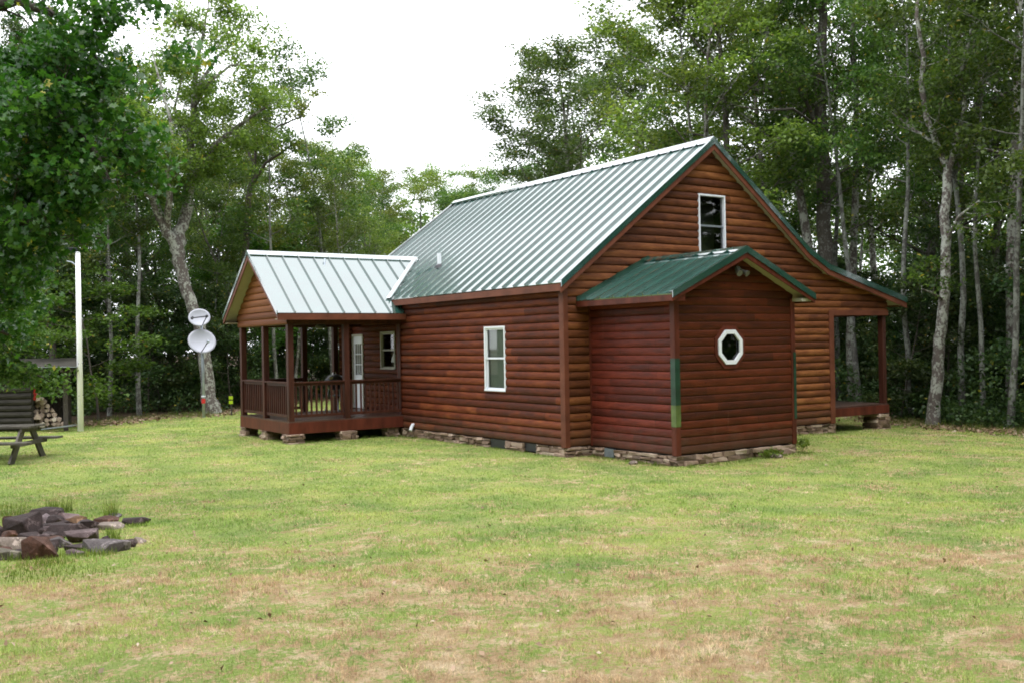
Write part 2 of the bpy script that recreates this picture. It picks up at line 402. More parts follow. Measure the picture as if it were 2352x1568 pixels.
hsn = m.n('ShaderNodeHueSaturation'); m.l(c, hsn.inputs['Color']); m.l(val, hsn.inputs['Value'])
m.set(Base_Color=hsn.outputs[0], Roughness=.5); m.b.inputs['Specular IOR Level'].default_value = .3
tr = m.n('ShaderNodeBsdfTranslucent'); m.l(hsn.outputs[0], tr.inputs[0]); ms = m.n('ShaderNodeMixShader'); ms.inputs[0].default_value = .3
m.l(m.b.outputs[0], ms.inputs[1]); m.l(tr.outputs[0], ms.inputs[2]); m.l(ms.outputs[0], m.out.inputs['Surface'])
M['grass'] = m.m

def build_ground():
    xs = np.concatenate([[-400,-250,-150,-90,-60,-45], np.arange(-34, 34.01, .22), [45,60,90,150,250,400]])
    ys = np.concatenate([[-400,-200,-100,-60,-45], np.arange(-32, 40.01, .22), [50,65,90,150,250,420]])
    X, Y = np.meshgrid(xs, ys); Z = ground_z(X, Y)
    me = bpy.data.meshes.new('ground'); ny, nx = X.shape
    V = np.stack([X, Y, Z], -1).reshape(-1, 3)
    i = np.arange(ny-1)[:, None]*nx+np.arange(nx-1)[None, :]
    F = np.stack([i, i+1, i+nx+1, i+nx], -1).reshape(-1, 4)
    me.from_pydata(V.tolist(), [], F.tolist()); me.materials.append(M['ground'])
    a = me.attributes.new('lawn', 'FLOAT', 'POINT')
    sdv = lawn_sd(X, Y) + (vnoise(X, Y, 1.1, 5)-.5)*.9
    a.data.foreach_set('value', np.clip(.5+sdv/.5, 0, 1).astype(np.float32).ravel())
    for p in me.polygons: p.use_smooth = True
    o = bpy.data.objects.new('ground', me); col.objects.link(o); tag(o, 'lawn and forest floor around the cabin', None, None, 'structure')
build_ground()

def build_grass():
    rg = np.random.RandomState(11); N = 1450000
    smin, smax = 4.2, 40.0
    u = rg.rand(N); p = -.35   # density falls with distance
    s = (smin**(-p) + u*(smax**(-p)-smin**(-p)))**(-1/p) if p != 0 else smin*(smax/smin)**u
    lat = (rg.rand(N)*2-1)*.9*s
    X = CAM.x+math.sin(YAW)*s+math.cos(YAW)*lat; Y = CAM.y+math.cos(YAW)*s-math.sin(YAW)*lat
    keep = lawn_sd(X, Y)+(vnoise(X, Y, 1.1, 5)-.5)*.9 > -.1
    keep &= ~((X > .02) & (X < 8.2) & (Y > 0) & (Y < 10.6)); keep &= ~((X > .6) & (X < 3.85) & (Y > -2.5) & (Y < .1))
    keep &= ~((X > -2.9) & (X < .4) & (Y > 6.9) & (Y < 10.0)) | (rg.rand(N) < .1)
    cl = vnoise(X, Y, .16, 7)*.6+vnoise(X, Y, .5, 8)*.4
    keep &= rg.rand(N) < np.where(s < 13, .12+1.25*cl, .4+.9*cl)
    X, Y, s, cl = X[keep], Y[keep], s[keep], cl[keep]; n = len(X)
    dryp = np.clip((vnoise(X, Y, .45, 31)*.5+vnoise(X, Y, .16, 32)*.5-.52)*6, 0, 1)*np.clip((22-s)/12, .25, 1)
    tall = np.clip(vnoise(X, Y, .9, 9)*1.6-.6, 0, 1)
    h = (.009+.020*rg.rand(n)**1.5+.012*cl+.010*tall)*np.clip((s/9)**.25, .8, 1.3)
    h = h+.022*np.clip(vnoise(X, Y, .07, 17)*.6+vnoise(X, Y, .13, 18)*.7-.55, 0, 1)
    h = h*(1-.55*dryp); tuft = np.clip((vnoise(X, Y, .055, 41)*.5+vnoise(X, Y, .11, 42)*.5-.5)*4, 0, 1); h = h*(.75+1.1*tuft*np.clip((20-s)/10, 0, 1))
    w = .0019*np.clip(s/5, 1, 6)*(.7+.6*rg.rand(n))
    a = rg.rand(n)*2*np.pi; lean = rg.rand(n)**.7*1.7; la = rg.rand(n)*2*np.pi
    Z = ground_z(X, Y)-.008
    base = np.stack([X, Y, Z], -1); wx = np.stack([np.cos(a)*w, np.sin(a)*w, 0*w], -1)
    tip = base+np.stack([np.cos(la)*h*lean, np.sin(la)*h*lean, h*np.clip(1.1-.5*lean, .25, 1)+.012], -1)
    V = np.stack([base-wx, base+wx, tip], 1).reshape(-1, 3)
    me = np_mesh('grass', V, 3, M['grass']); o = bpy.data.objects.new('grass', me); col.objects.link(o)
    tag(o, 'short mown grass with dry straw patches', 'grass', None, 'stuff')
build_grass()

# ------------------------------------------------------------------ the cabin
cabin = thing('log_cabin', (0, 0, gz(0, 0)), 'brown log sided cabin with green metal roof and railed porch, standing on the lawn', 'cabin')
W, L, REC = 8.23, 10.60, .44
def siding(mb, axis, fixed, out, z0, z1, pitch, bulge, rng_fn, holes=(), round_=True, zref=0.0):
    prof = ([0,.05,.16,.34,.5,.66,.84,.95,1.0],[0,.42,.78,.96,1,.95,.76,.4,0]) if round_ else ([0,.05,.12,.3,.6,.85,.95,1.0],[.1,.75,1,1,.93,.85,.55,.1])
    k0 = int(math.floor((z0-zref)/pitch)); k1 = int(math.ceil((z1-zref)/pitch))
    rg = random.Random(int(fixed*100)+axis*7+5)
    for k in range(k0, k1):
        jit = 1+(rg.random()-.5)*.25
        for i in range(len(prof[0])-1):
            za = zref+(k+prof[0][i])*pitch; zb = zref+(k+prof[0][i+1])*pitch
            if zb <= z0 or za >= z1: continue
            za = max(za, z0); zb = min(zb, z1)
            da = prof[1][i]*bulge*jit; db = prof[1][i+1]*bulge*jit
            (a0, a1), (b0, b1) = rng_fn(za), rng_fn(zb)
            if a1 <= a0 or b1 <= b0:
                if a1 <= a0: continue
                b0 = b1 = min(max((a0+a1)/2, a0), a1)
            zm = (za+zb)/2; cuts = sorted((h[0], h[1]) for h in holes if h[2] < zm < h[3])
            segs = []; cur = (a0, b0)
            for c0, c1 in cuts: segs.append((cur, (c0, c0))); cur = (c1, c1)
            segs.append((cur, (a1, b1)))
            for (p0, q0), (p1, q1) in segs:
                if p1 <= p0: continue
                def P(t, z, d):
                    return (t, fixed+out*d, z) if axis == 0 else (fixed+out*d, t, z)
                mb.quad(P(p0, za, da), P(p1, za, da), P(q1, zb, db), P(q0, zb, db))
    return mb
EAVE = (-.222, 3.247); RIDGE = (4.07, 6.466); K1 = (7.25, 4.14); K2 = (7.95, 3.80); TAIL = (11.04, 3.03)
SL = (RIDGE[1]-EAVE[1])/(RIDGE[0]-EAVE[0])
PROF = [EAVE, RIDGE, K1, K2, TAIL]
def xleft(z): return (z-EAVE[1])/SL+EAVE[0]
def xright(z):
    for (xa, za), (xb, zb) in zip(PROF[1:], PROF[2:]):
        if zb <= z <= za: return xa+(za-z)/(za-zb)*(xb-xa)
    return TAIL[0] if z < TAIL[1] else RIDGE[0]
T = .15
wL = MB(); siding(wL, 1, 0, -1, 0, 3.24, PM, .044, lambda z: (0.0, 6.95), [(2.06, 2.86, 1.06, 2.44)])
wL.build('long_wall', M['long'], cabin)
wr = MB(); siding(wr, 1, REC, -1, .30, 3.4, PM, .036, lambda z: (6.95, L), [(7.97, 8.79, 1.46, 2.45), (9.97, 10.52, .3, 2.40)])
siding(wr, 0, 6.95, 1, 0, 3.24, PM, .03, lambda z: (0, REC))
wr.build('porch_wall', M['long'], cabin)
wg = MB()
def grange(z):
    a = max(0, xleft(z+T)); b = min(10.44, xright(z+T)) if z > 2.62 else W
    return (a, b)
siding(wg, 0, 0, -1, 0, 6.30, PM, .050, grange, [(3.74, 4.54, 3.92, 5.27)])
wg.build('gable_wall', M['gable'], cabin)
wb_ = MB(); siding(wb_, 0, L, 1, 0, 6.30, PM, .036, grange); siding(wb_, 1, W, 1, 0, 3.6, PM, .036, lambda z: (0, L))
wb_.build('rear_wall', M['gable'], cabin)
MB().box((.05, .05, .05), (W-.05, L-.05, .3)).build('floor', M['dark'], cabin)
# corner boards and header
tb = MB(); tb.box((-.062, -.062, -.01), (.055, -.03, 3.2)); tb.box((-.062, -.03, -.01), (-.03, .09, 3.2)); tb.build('corner_board', M['trim'], cabin, bevel=.004)
tb = MB(); tb.box((-.055, 6.86, 0), (.0, 7.0, 3.15)); tb.build('corner_board', M['redwood'], cabin, bevel=.004)
tb = MB(); tb.box((W-.14, -.065, -.01), (W+.03, -.01, 2.62)); tb.box((W, -.01, -.01), (W+.05, .12, 2.62)); tb.build('corner_board', M['trim'], cabin, bevel=.004)
tb = MB(); tb.box((W-.14, -.06, 2.62), (10.46, .09, 2.74)); tb.build('porch_header', M['trim'], cabin, bevel=.004)

# ---- metal roof
def roof_slope(mb, P, along, a0, a1, up, s1, n, spacing, clip=None, first=None, thick=.022, rh=.044, rw=.016, base=True):
    """P origin at the eave, 'along' unit vector along the eave, 'up' unit vector up the slope, n normal"""
    P, along, up, n = map(Vector, (P, along, up, n))
    if base:
        for t in ():
            pass
        mb.prism([P+along*a0, P+along*a1, P+along*a1+up*s1, P+along*a0+up*s1], n*-thick)
    a = a0+(first if first is not None else .02)
    while a < a1-.01:
        lo, hi = (0, s1) if clip is None else clip(a)
        if hi-lo > .05:
            c0 = P+along*a+up*lo; c1 = P+along*a+up*hi
            q = [c0-along*rw*.5, c0+along*rw*.5, c0+along*rw*.5+n*rh, c0-along*rw*.5+n*rh]
            mb.prism([v for v in q], c1-c0)
        a += spacing
    return mb
y0, y1 = -.212, L+.212
rf = MB()
def seg(mb, A, B, spacing=.41, y0=y0, y1=y1, first=.41):
    (xa, za), (xb, zb) = A, B       # from the lower point A to the higher point B
    d = Vector((xb-xa, 0, zb-za)); s = d.length; up = d/s; n = Vector((-up.z, 0, up.x)) if up.x > 0 else Vector((up.z, 0, -up.x))
    roof_slope(mb, (xa, y0, za), (0,1,0), 0, y1-y0, up, s, n, spacing, first=first)
seg(rf, EAVE, RIDGE); seg(rf, K1, RIDGE); seg(rf, K2, K1); seg(rf, TAIL, K2)
roof = rf.build('roof', M['roof'], cabin)
# ridge cap
rc = MB(); n1 = Vector((-SL, 0, 1)).normalized()
for sx, sl in ((-1, SL), (1, .73)):
    p = Vector((RIDGE[0], 0, RIDGE[1]+.085)); q = p+Vector((sx*.12, 0, -.12*sl))
    rc.prism([(p.x, y0-.01, p.z), (q.x, y0-.01, q.z), (q.x, y0-.01, q.z-.055), (p.x, y0-.01, p.z-.03)], (0, y1-y0+.02, 0))
rc.build('ridge_cap', M['cap'], roof)
# rake trims (green), barge boards (brown) and soffits
rb = MB(); sf = MB()
for ya, sg in ((y0, -1), (y1, 1)):
    rt = MB()
    for A, B in zip(PROF, PROF[1:]):
        (xa, za), (xb, zb) = A, B
        rt.prism([(xa, ya, za+.055), (xb, ya, zb+.055), (xb, ya, zb-.085), (xa, ya, za-.085)], (0, sg*.018, 0))
        rt.prism([(xa, ya, za+.055), (xb, ya, zb+.055), (xb, ya, zb+.045), (xa, ya, za+.045)], (0, -sg*.07, 0))
        rb.prism([(xa, ya-sg*.002, za-.085), (xb, ya-sg*.002, zb-.085), (xb, ya-sg*.002, zb-.225), (xa, ya-sg*.002, za-.21)], (0, -sg*.024, 0))
        sf.prism([(xa, ya-sg*.03, za-.145), (xb, ya-sg*.03, zb-.145), (xb, ya-sg*.03, zb-.165), (xa, ya-sg*.03, za-.165)], (0, -sg*(.182 if sg < 0 else .18), 0))
    rt.build('rake_trim', M['roof'], roof)
rb.box((EAVE[0]-.002, y0+.02, EAVE[1]-.165), (EAVE[0]+.022, y1-.02, EAVE[1]-.025))
rb.box((TAIL[0]-.02, y0+.02, TAIL[1]-.18), (TAIL[0]+.004, y1-.02, TAIL[1]-.03))
sf.prism([(EAVE[0]+.02, 0, EAVE[1]-.12), (.0, 0, EAVE[1]+.165-.125), (.0, 0, EAVE[1]+.165-.145), (EAVE[0]+.02, 0, EAVE[1]-.14)], (0, L, 0))
sf.prism([(W, 0.05, xright and 3.72-.12), (TAIL[0]-.02, 0.05, TAIL[1]-.12), (TAIL[0]-.02, 0.05, TAIL[1]-.14), (W, 0.05, 3.72-.14)], (0, L-.1, 0))
rb.build('fascia_board', M['trim'], roof, bevel=.003); sf.build('soffit', M['soffit'], roof)
# white plumbing vent through the roof
vx, vy = .898, 6.395; vz = EAVE[1]+SL*(vx-EAVE[0])
mbv = MB().tube([(vx, vy, vz-.05), (vx, vy, vz+.33)], .052, 14); pv = mbv.build('vent_pipe', M['white'], roof, smooth_=False)
MB().tube([(vx, vy, vz-.06), (vx, vy, vz+.02), (vx, vy, vz+.05)], [.14, .11, .056], 14).build('pipe_boot', M['black'], pv)

# ---- windows
def window_y(name, x, ya, yb, za, zb, label, curtain, depth=.0, frame='white', cloth=False):
    """double-hung window in a wall facing -x"""
    fr = MB(); o = -.052; t = .045
    fr.box((x+o, ya, za), (x+.04, ya+t, zb)); fr.box((x+o, yb-t, za), (x+.04, yb, zb))
    fr.box((x+o, ya+t, zb-t), (x+.04, yb-t, zb)); fr.box((x+o-.012, ya+.0, za-.001), (x+.04, yb, za+t*.8))
    w = fr.build(name, M[frame], cabin, bevel=.004)
    if label: w['label'] = label
    zm = (za+zb)/2; s = MB(); e = .035
    for z0_, z1_, xo in ((zm-.01, zb-t, -.02), (za+t*.8, zm+.03, .006)):
        s.box((x+xo, ya+t, z0_), (x+xo+.022, ya+t+e, z1_)); s.box((x+xo, yb-t-e, z0_), (x+xo+.022, yb-t, z1_))
        s.box((x+xo, ya+t+e, z1_-e), (x+xo+.022, yb-t-e, z1_)); s.box((x+xo, ya+t+e, z0_), (x+xo+.022, yb-t-e, z0_+e))
    s.build('sash', M[frame], w)
    MB().quad((x+.01, ya+t, za+.03), (x+.01, yb-t, za+.03), (x+.01, yb-t, zb-t), (x+.01, ya+t, zb-t)).build('pane', M['glass'], w)
    if curtain: MB().box((x+.06, ya+.02, za+.03), (x+.066, yb-.02, zb-.03)).build('blind', M['blind'], w)
    else: MB().box((x+.5, ya-.3, za-.3), (x+.52, yb+.3, zb+.3)).build('painted_dark', M['dark'], w)  # near-black panel gives the unlit room's darkness as colour
    return w
window_y('window', 0, 2.05, 2.875, 1.045, 2.455, 'white double-hung window with pale blind in the long log wall', True)
pw = window_y('window', REC, 7.96, 8.81, 1.447, 2.461, 'cream framed window under the porch roof', False, frame='cream')
cl = MB(); cl.tube([(REC+.035, 8.07, 1.95), (REC+.035, 8.09, 1.85), (REC+.035, 8.11, 1.75), (REC+.035, 8.12, 1.64)], [.015, .05, .085, .10], 10); cl.build('white_drop', M['white'], pw, smooth_=True)  # white drop-shaped solid just behind the pane
# gable window facing -y
def window_x(name, y, xa, xb, za, zb, label):
    fr = MB(); t = .038; o = -.065
    fr.box((xa, y+o, za), (xa+t, y+.04, zb)); fr.box((xb-t, y+o, za), (xb, y+.04, zb)); fr.box((xa+t, y+o, zb-t), (xb-t, y+.04, zb)); fr.box((xa+t, y+o, za), (xb-t, y+.04, za+t))
    w = fr.build(name, M['white'], cabin, bevel=.004); w['label'] = label
    zm = (za+zb)/2
    MB().box((xa+t, y-.03, zm-.02), (xb-t, y-.005, zm+.02)).build('sash', M['galv'], w)
    MB().quad((xa+t, y+.0, za+t), (xb-t, y+.0, za+t), (xb-t, y+.0, zb-t), (xa+t, y+.0, zb-t)).build('pane', M['glass'], w)
    MB().box((xa-.1, y+.4, za-.2), (xb+.1, y+.42, zb+.2)).build('painted_dark', M['dark'], w)  # dark sheet behind the pane, the room's shade put into its colour
window_x('window', 0, 3.725, 4.553, 3.90, 5.285, 'white framed dark window high in the orange gable')

# ---- porch door
dr = MB(); x = REC; dr.box((x-.055, 9.95, .322), (x+.03, 10.02, 2.42)); dr.box((x-.055, 10.50, .322), (x+.03, 10.57, 2.42)); dr.box((x-.055, 10.02, 2.34), (x+.03, 10.50, 2.42))
dr = MB(); ya, yb = 9.88, 10.58
dr.box((x-.06, ya, .322), (x+.03, ya+.05, 2.42)); dr.box((x-.06, yb-.05, .322), (x+.03, yb, 2.42)); dr.box((x-.06, ya+.05, 2.36), (x+.03, yb-.05, 2.42))
door = dr.build('door', M['cream'], cabin, bevel=.003); door['label'] = 'white door with a nine pane light under the porch roof'
dp = MB(); a, b = ya+.05, yb-.05; dp.box((x-.03, a, .33), (x+.01, b, 1.27)); dp.box((x-.03, a, 2.15), (x+.01, b, 2.36)); dp.box((x-.03, a, 1.27), (x+.01, a+.1, 2.15)); dp.box((x-.03, b-.1, 1.27), (x+.01, b, 2.15))
for k in (1, 2):
    zz = 1.27+.88*k/3; dp.box((x-.034, a+.1, zz-.012), (x+.0, b-.1, zz+.012)); yy = a+.1+(b-a-.2)*k/3; dp.box((x-.036, yy-.01, 1.27), (x-.002, yy+.01, 2.15))
dp.build('door_leaf', M['white'], door, bevel=.003)
MB().quad((x-.012, a+.1, 1.27), (x-.012, b-.1, 1.27), (x-.012, b-.1, 2.15), (x-.012, a+.1, 2.15)).build('door_glass', M['glass'], door)
MB().tube([(x-.03, a+.06, 1.33), (x-.09, a+.06, 1.33), (x-.09, a+.14, 1.33)], .012, 8).build('handle', M['chrome'], door)

# ---- side room (vestibule)
VX0, VX1, VD = .616, 3.832, 2.478
vr = (2.20, 3.775); ve_l = (.27, 2.90); ve_r = (4.15, 2.90); VY = -2.80
vsl = (vr[1]-ve_l[1])/(vr[0]-ve_l[0])
vf = MB()
def vrange(z):
    zz = z+.10
    a = max(VX0, vr[0]-(vr[1]-zz)/vsl); b = min(VX1, vr[0]+(vr[1]-zz)/vsl); return (a, b)
siding(vf, 0, -VD, -1, 0, 3.66, PV, .024, vrange, [(1.75, 2.27, 1.67, 2.19)])
vf.build('side_room_front_wall', M['vfront'], cabin)
vs = MB(); siding(vs, 1, VX0, -1, 0, 2.98, PV, .024, lambda z: (-VD, -.03))
vs.build('side_room_left_wall', M['vside'], cabin)
vs = MB(); siding(vs, 1, VX1, 1, 0, 2.98, PV, .016, lambda z: (-VD, -.03), round_=False)
vs.build('side_room_right_wall', M['vside'], cabin)
cb = MB(); cb.box((VX0-.035, -VD-.035, -.02), (VX0+.085, -VD-.008, 2.86)); cb.box((VX0-.035, -VD-.008, -.02), (VX0-.008, -VD+.085, 2.86)); cb.build('corner_board', M['redwood'], cabin, bevel=.003)
cb = MB(); cb.box((VX1-.085, -VD-.035, -.02), (VX1+.035, -VD-.008, 2.86)); cb.build('corner_board', M['redwood'], cabin, bevel=.003)
cb = MB(); cb.box((VX0-.03, -.10, 0), (VX0, -.045, 2.9)); cb.build('corner_board', M['redwood'], cabin, bevel=.003)
gs = MB(); gs.box((VX0-.042, -VD-.042, .90), (VX0+.08, -VD-.036, 1.75)); gs.box((VX0-.042, -VD-.036, .90), (VX0-.036, -VD+.08, 1.75)); g_ = gs.build('corner_flashing', M['green_strip'], cabin); g_['label'] = 'dark green metal strip on the near corner of the side room'
gs = MB(); gs.box((VX0-.0425, -VD-.0425, .51), (VX0+.0805, -VD-.036, .90)); gs.box((VX0-.0425, -VD-.036, .51), (VX0-.036, -VD+.0805, .90)); g_ = gs.build('corner_flashing', M['olive_strip'], cabin); g_['label'] = 'olive green metal strip low on the near corner of the side room'
gs = MB(); gs.box((VX1-.03, -VD-.042, .48), (VX1+.042, -VD-.036, 1.80)); gs.box((VX1+.036, -VD-.036, .48), (VX1+.042, -VD+.08, 1.80)); g_ = gs.build('corner_flashing', M['green_strip'], cabin); g_['label'] = 'dark green metal strip on the far corner of the side room'
vrf = MB()
for A, sx in ((ve_l, 1), (ve_r, -1)):
    dv = Vector((vr[0]-A[0], 0, vr[1]-A[1])); s = dv.length; up = dv/s; n = Vector((-up.z, 0, up.x)) if up.x > 0 else Vector((up.z, 0, -up.x))
    roof_slope(vrf, (A[0], VY, A[1]), (0,1,0), 0, -VY-.045, up, s, n, .41, first=.36, rh=.050)
sroof = vrf.build('side_room_roof', M['roof'], cabin)
rc = MB(); tr_ = MB(); bb = MB(); ss = MB()
for sx, A in ((-1, ve_l), (1, ve_r)):
    p = Vector((vr[0], 0, vr[1]+.048)); q = p+Vector((sx*.14, 0, -.14*vsl))
    rc.prism([(p.x, VY-.015, p.z), (q.x, VY-.015, q.z), (q.x, VY-.015, q.z-.035), (p.x, VY-.015, p.z-.02)], (0, -VY-.04, 0))
    tr_.prism([(A[0], VY, A[1]+.05), (vr[0], VY, vr[1]+.05), (vr[0], VY, vr[1]-.075), (A[0], VY, A[1]-.07)], (0, -.018, 0))
    tr_.prism([(A[0], VY, A[1]+.05), (vr[0], VY, vr[1]+.05), (vr[0], VY, vr[1]+.04), (A[0], VY, A[1]+.04)], (0, .07, 0))
    bb.prism([(A[0], VY+.002, A[1]-.07), (vr[0], VY+.002, vr[1]-.075), (vr[0], VY+.002, vr[1]-.18), (A[0], VY+.002, A[1]-.14)], (0, .024, 0))
    ss.prism([(A[0], VY+.03, A[1]-.085), (vr[0], VY+.03, vr[1]-.085), (vr[0], VY+.03, vr[1]-.10), (A[0], VY+.03, A[1]-.10)], (0, -VY-.07, 0))
bb.box((ve_l[0]-.002, VY+.02, ve_l[1]-.13), (ve_l[0]+.02, -.05, ve_l[1]-.022)); bb.box((ve_r[0]-.02, VY+.02, ve_r[1]-.13), (ve_r[0]+.002, -.05, ve_r[1]-.022))
bb.box((ve_l[0]+.02, VY+.03, ve_l[1]-.13), (VX0, VY+.05, ve_l[1]+.03))
tr_.build('rake_trim', M['roof'], sroof); tr_ = MB()
# flashing against the gable wall
for sx, A in ((-1, ve_l), (1, ve_r)):
    tr_.prism([(A[0]+sx*-.02, -.075, A[1]+.07), (vr[0], -.075, vr[1]+.09), (vr[0], -.075, vr[1]), (A[0], -.075, A[1])], (0, .075, 0))
rc.build('ridge_cap', M['cap'], sroof); tr_.build('wall_flashing', M['green_strip'], sroof); bb.build('fascia_board', M['redwood'], sroof, bevel=.003); ss.build('soffit', M['soffit'], sroof)
MB().box((3.80, VY+.05, 2.80), (4.10, VY+.30, 2.86)).build('soffit_return', M['cream'], sroof)
# octagonal window
ocx, ocz, yv = 2.01, 1.93, -VD-.02
def octa(r, rv=None, y=0): 
    rv = rv or r
    return [Vector((ocx+r*math.cos(R(22.5+45*k))/math.cos(R(22.5)), y, ocz+rv*math.sin(R(22.5+45*k))/math.cos(R(22.5)))) for k in range(8)]
def ring(mb, r0, r1, ya, yb):
    A, B = octa(r0, None, ya), octa(r1, None, ya)
    for i in range(8):
        j = (i+1) % 8; mb.prism([A[i], A[j], B[j], B[i]], (0, yb-ya, 0))
    return mb
ot = ring(MB(), .325, .40, yv-.018, yv+.02).build('octagonal_window', M['redwood'], cabin); ot['label'] = 'white eight sided window in the dark red front of the side room'
ring(MB(), .245, .322, yv-.04, yv+.03).build('window_frame', M['white'], ot, bevel=.004)
ring(MB(), .232, .244, yv-.01, yv+.03).build('sash', M['black'], ot)
MB().quad(*octa(.238, None, yv+.01)).build('pane', M['glass'], ot)
MB().box((ocx-.5, yv+.35, ocz-.5), (ocx+.5, yv+.37, ocz+.5)).build('painted_dark', M['dark'], ot)  # near-black sheet stands in for the unlit depth behind the octagon
# twin floodlight under the peak
fl = MB().tube([(2.25, -VD-.02, 3.40), (2.25, -VD-.06, 3.40)], .06, 12).build('floodlight', M['galv'], cabin); fl['label'] = 'twin head floodlight under the peak of the side room'
for dx in (-.09, .09): MB().tube([(2.25+dx*.5, -VD-.06, 3.40), (2.25+dx, -VD-.10, 3.36), (2.25+dx*1.2, -VD-.19, 3.31)], [.02, .035, .062], 12).build('lamp_head', M['lampgrey'], fl)

# ---- left porch
PX, PY0, PY1, DZ = -3.086, 6.741, 10.146, .322
pr = (8.4436, 4.459); PE = 2.886; py0, py1 = PY0-.249, PY1+.249; psl = (pr[1]-PE)/(pr[0]-py0); pxf = PX-.336
prf = MB()
sl_len = math.hypot(pr[0]-py0, pr[1]-PE)
for sy, ye in ((1, py0), (-1, py1)):
    up = Vector((0, sy*(pr[0]-py0), pr[1]-PE)).normalized(); n = Vector((0, -up.z, up.y)) if sy > 0 else Vector((0, up.z, -up.y))
    P = Vector((pxf, ye, PE))
    def smain(z): return (z-PE)/(pr[1]-PE)*sl_len
    zv = EAVE[1]+.01
    xval = lambda z: EAVE[0]+(z-EAVE[1])/SL
    pts = [(pxf, PE), (-.03, PE), (-.03, zv), (EAVE[0], zv), (xval(pr[1]), pr[1]), (pxf, pr[1])]
    poly = [P+Vector((x_-pxf, 0, 0))+up*smain(z_) for x_, z_ in pts]
    prf.prism([poly[0], poly[1], poly[2], poly[3], poly[4], poly[5]], n*-.022)
    def clip(a, s1=sl_len):
        x_ = pxf+a
        if x_ < EAVE[0]-.01: return (0, s1)
        z_ = EAVE[1]+SL*(x_-EAVE[0])+.05; return (smain(z_), s1)
    roof_slope(prf, P, (1,0,0), 0, xval(pr[1])-pxf, up, sl_len, n, .42, clip=clip, first=.44, base=False, rh=.046)
proof = prf.build('porch_roof', M['roof'], cabin)
rc = MB(); rt = MB(); bb = MB(); ss = MB(); vl = MB()
for sy, ye in ((-1, py0), (1, py1)):
    q0 = (pr[0]+sy*.13, pr[1]+.05-.13*psl)
    rc.prism([(pxf-.01, pr[0], pr[1]+.055), (pxf-.01, q0[0], q0[1]), (pxf-.01, q0[0], q0[1]-.04), (pxf-.01, pr[0], pr[1]+.03)], (4.80, 0, 0))
    rt.prism([(pxf, ye, PE+.05), (pxf, pr[0], pr[1]+.05), (pxf, pr[0], pr[1]-.05), (pxf, ye, PE-.05)], (-.018, 0, 0))
    bb.prism([(pxf+.002, ye, PE-.05), (pxf+.002, pr[0], pr[1]-.05), (pxf+.002, pr[0], pr[1]-.19), (pxf+.002, ye, PE-.17)], (.024, 0, 0))
    ss.prism([(pxf+.03, ye, PE-.10), (pxf+.03, pr[0], pr[1]-.12), (pxf+.03, pr[0], pr[1]-.14), (pxf+.03, ye, PE-.12)], (.32, 0, 0))
    bb.box((pxf+.02, ye-.011, PE-.165), (-.04, ye+.011, PE-.022))
    yb2 = ye+.25*(1 if sy < 0 else -1)
    ss.box((pxf+.03, min(ye, yb2), PE-.15), (-.04, max(ye, yb2), PE-.135))
# valley flashing, folded: one leaf on each roof
for sy in (-1, 1):
    A = Vector((EAVE[0]-.02, pr[0]+sy*(pr[1]-EAVE[1])/psl, EAVE[1])); B = Vector(((pr[1]-EAVE[1])/SL+EAVE[0], pr[0], pr[1]))
    um = Vector((1, 0, SL)).normalized(); nm = Vector((-SL, 0, 1)).normalized(); npn = Vector((0, sy*psl, 1)).normalized()
    sx_ = Vector((-1, 0, 0))
    vl.prism([A+npn*.044, B+npn*.044, B+sx_*.13+npn*.044, A+sx_*.13+npn*.044], npn*.004)
    vl.prism([A+nm*.052, B+nm*.052, B+Vector((0, sy*.11, 0))+nm*.052, A+Vector((0, sy*.11, 0))+nm*.052], nm*.004)
rc.build('ridge_cap', M['cap'], proof); rt.build('rake_trim', M['roof'], proof); bb.build('fascia_board', M['trim'], proof, bevel=.003); ss.build('soffit', M['soffit'], proof)
vl.build('valley_flashing', M['cap'], proof)
vb = MB().tube([(-1.45, 8.21, 4.30), (-1.47, 8.17, 4.33), (-1.50, 8.13, 4.24), (-1.53, 8.08, 4.14)], [.02, .03, .022, .012], 8); vb.build('roof_hook', M['galv'], proof)
pg = MB()
def prange(z):
    h = (pr[1]-.13-z)/psl; return (max(PY0-.02, pr[0]-h), min(PY1+.02, pr[0]+h))
siding(pg, 1, PX, -1, 2.62, 4.32, PM, .036, prange, zref=2.62)
pg.build('porch_gable', M['gable'], cabin)
hb = MB(); hb.box((PX, PY0, 2.62), (-.04, PY0+.12, 2.78)); hb.box((PX, PY1-.12, 2.62), (.40, PY1, 2.78)); hb.box((PX+.01, PY0+.12, 2.62), (PX+.13, PY1-.12, 2.78)); hb.build('porch_beam', M['post'], cabin)
MB().box((PX+.13, PY0+.12, 2.70), (.40, PY1-.12, 2.72)).build('porch_ceiling', M['soffit'], cabin)
lp = MB().tube([(-1.5, 8.44, 2.70), (-1.5, 8.44, 2.66)], .08, 14).build('ceiling_lamp', M['black'], cabin)
MB().tube([(-1.5, 8.44, 2.66), (-1.5, 8.44, 2.62), (-1.5, 8.44, 2.56), (-1.5, 8.44, 2.54)], [.09, .15, .13, .04], 14).build('lamp_shade', M['black'], lp)
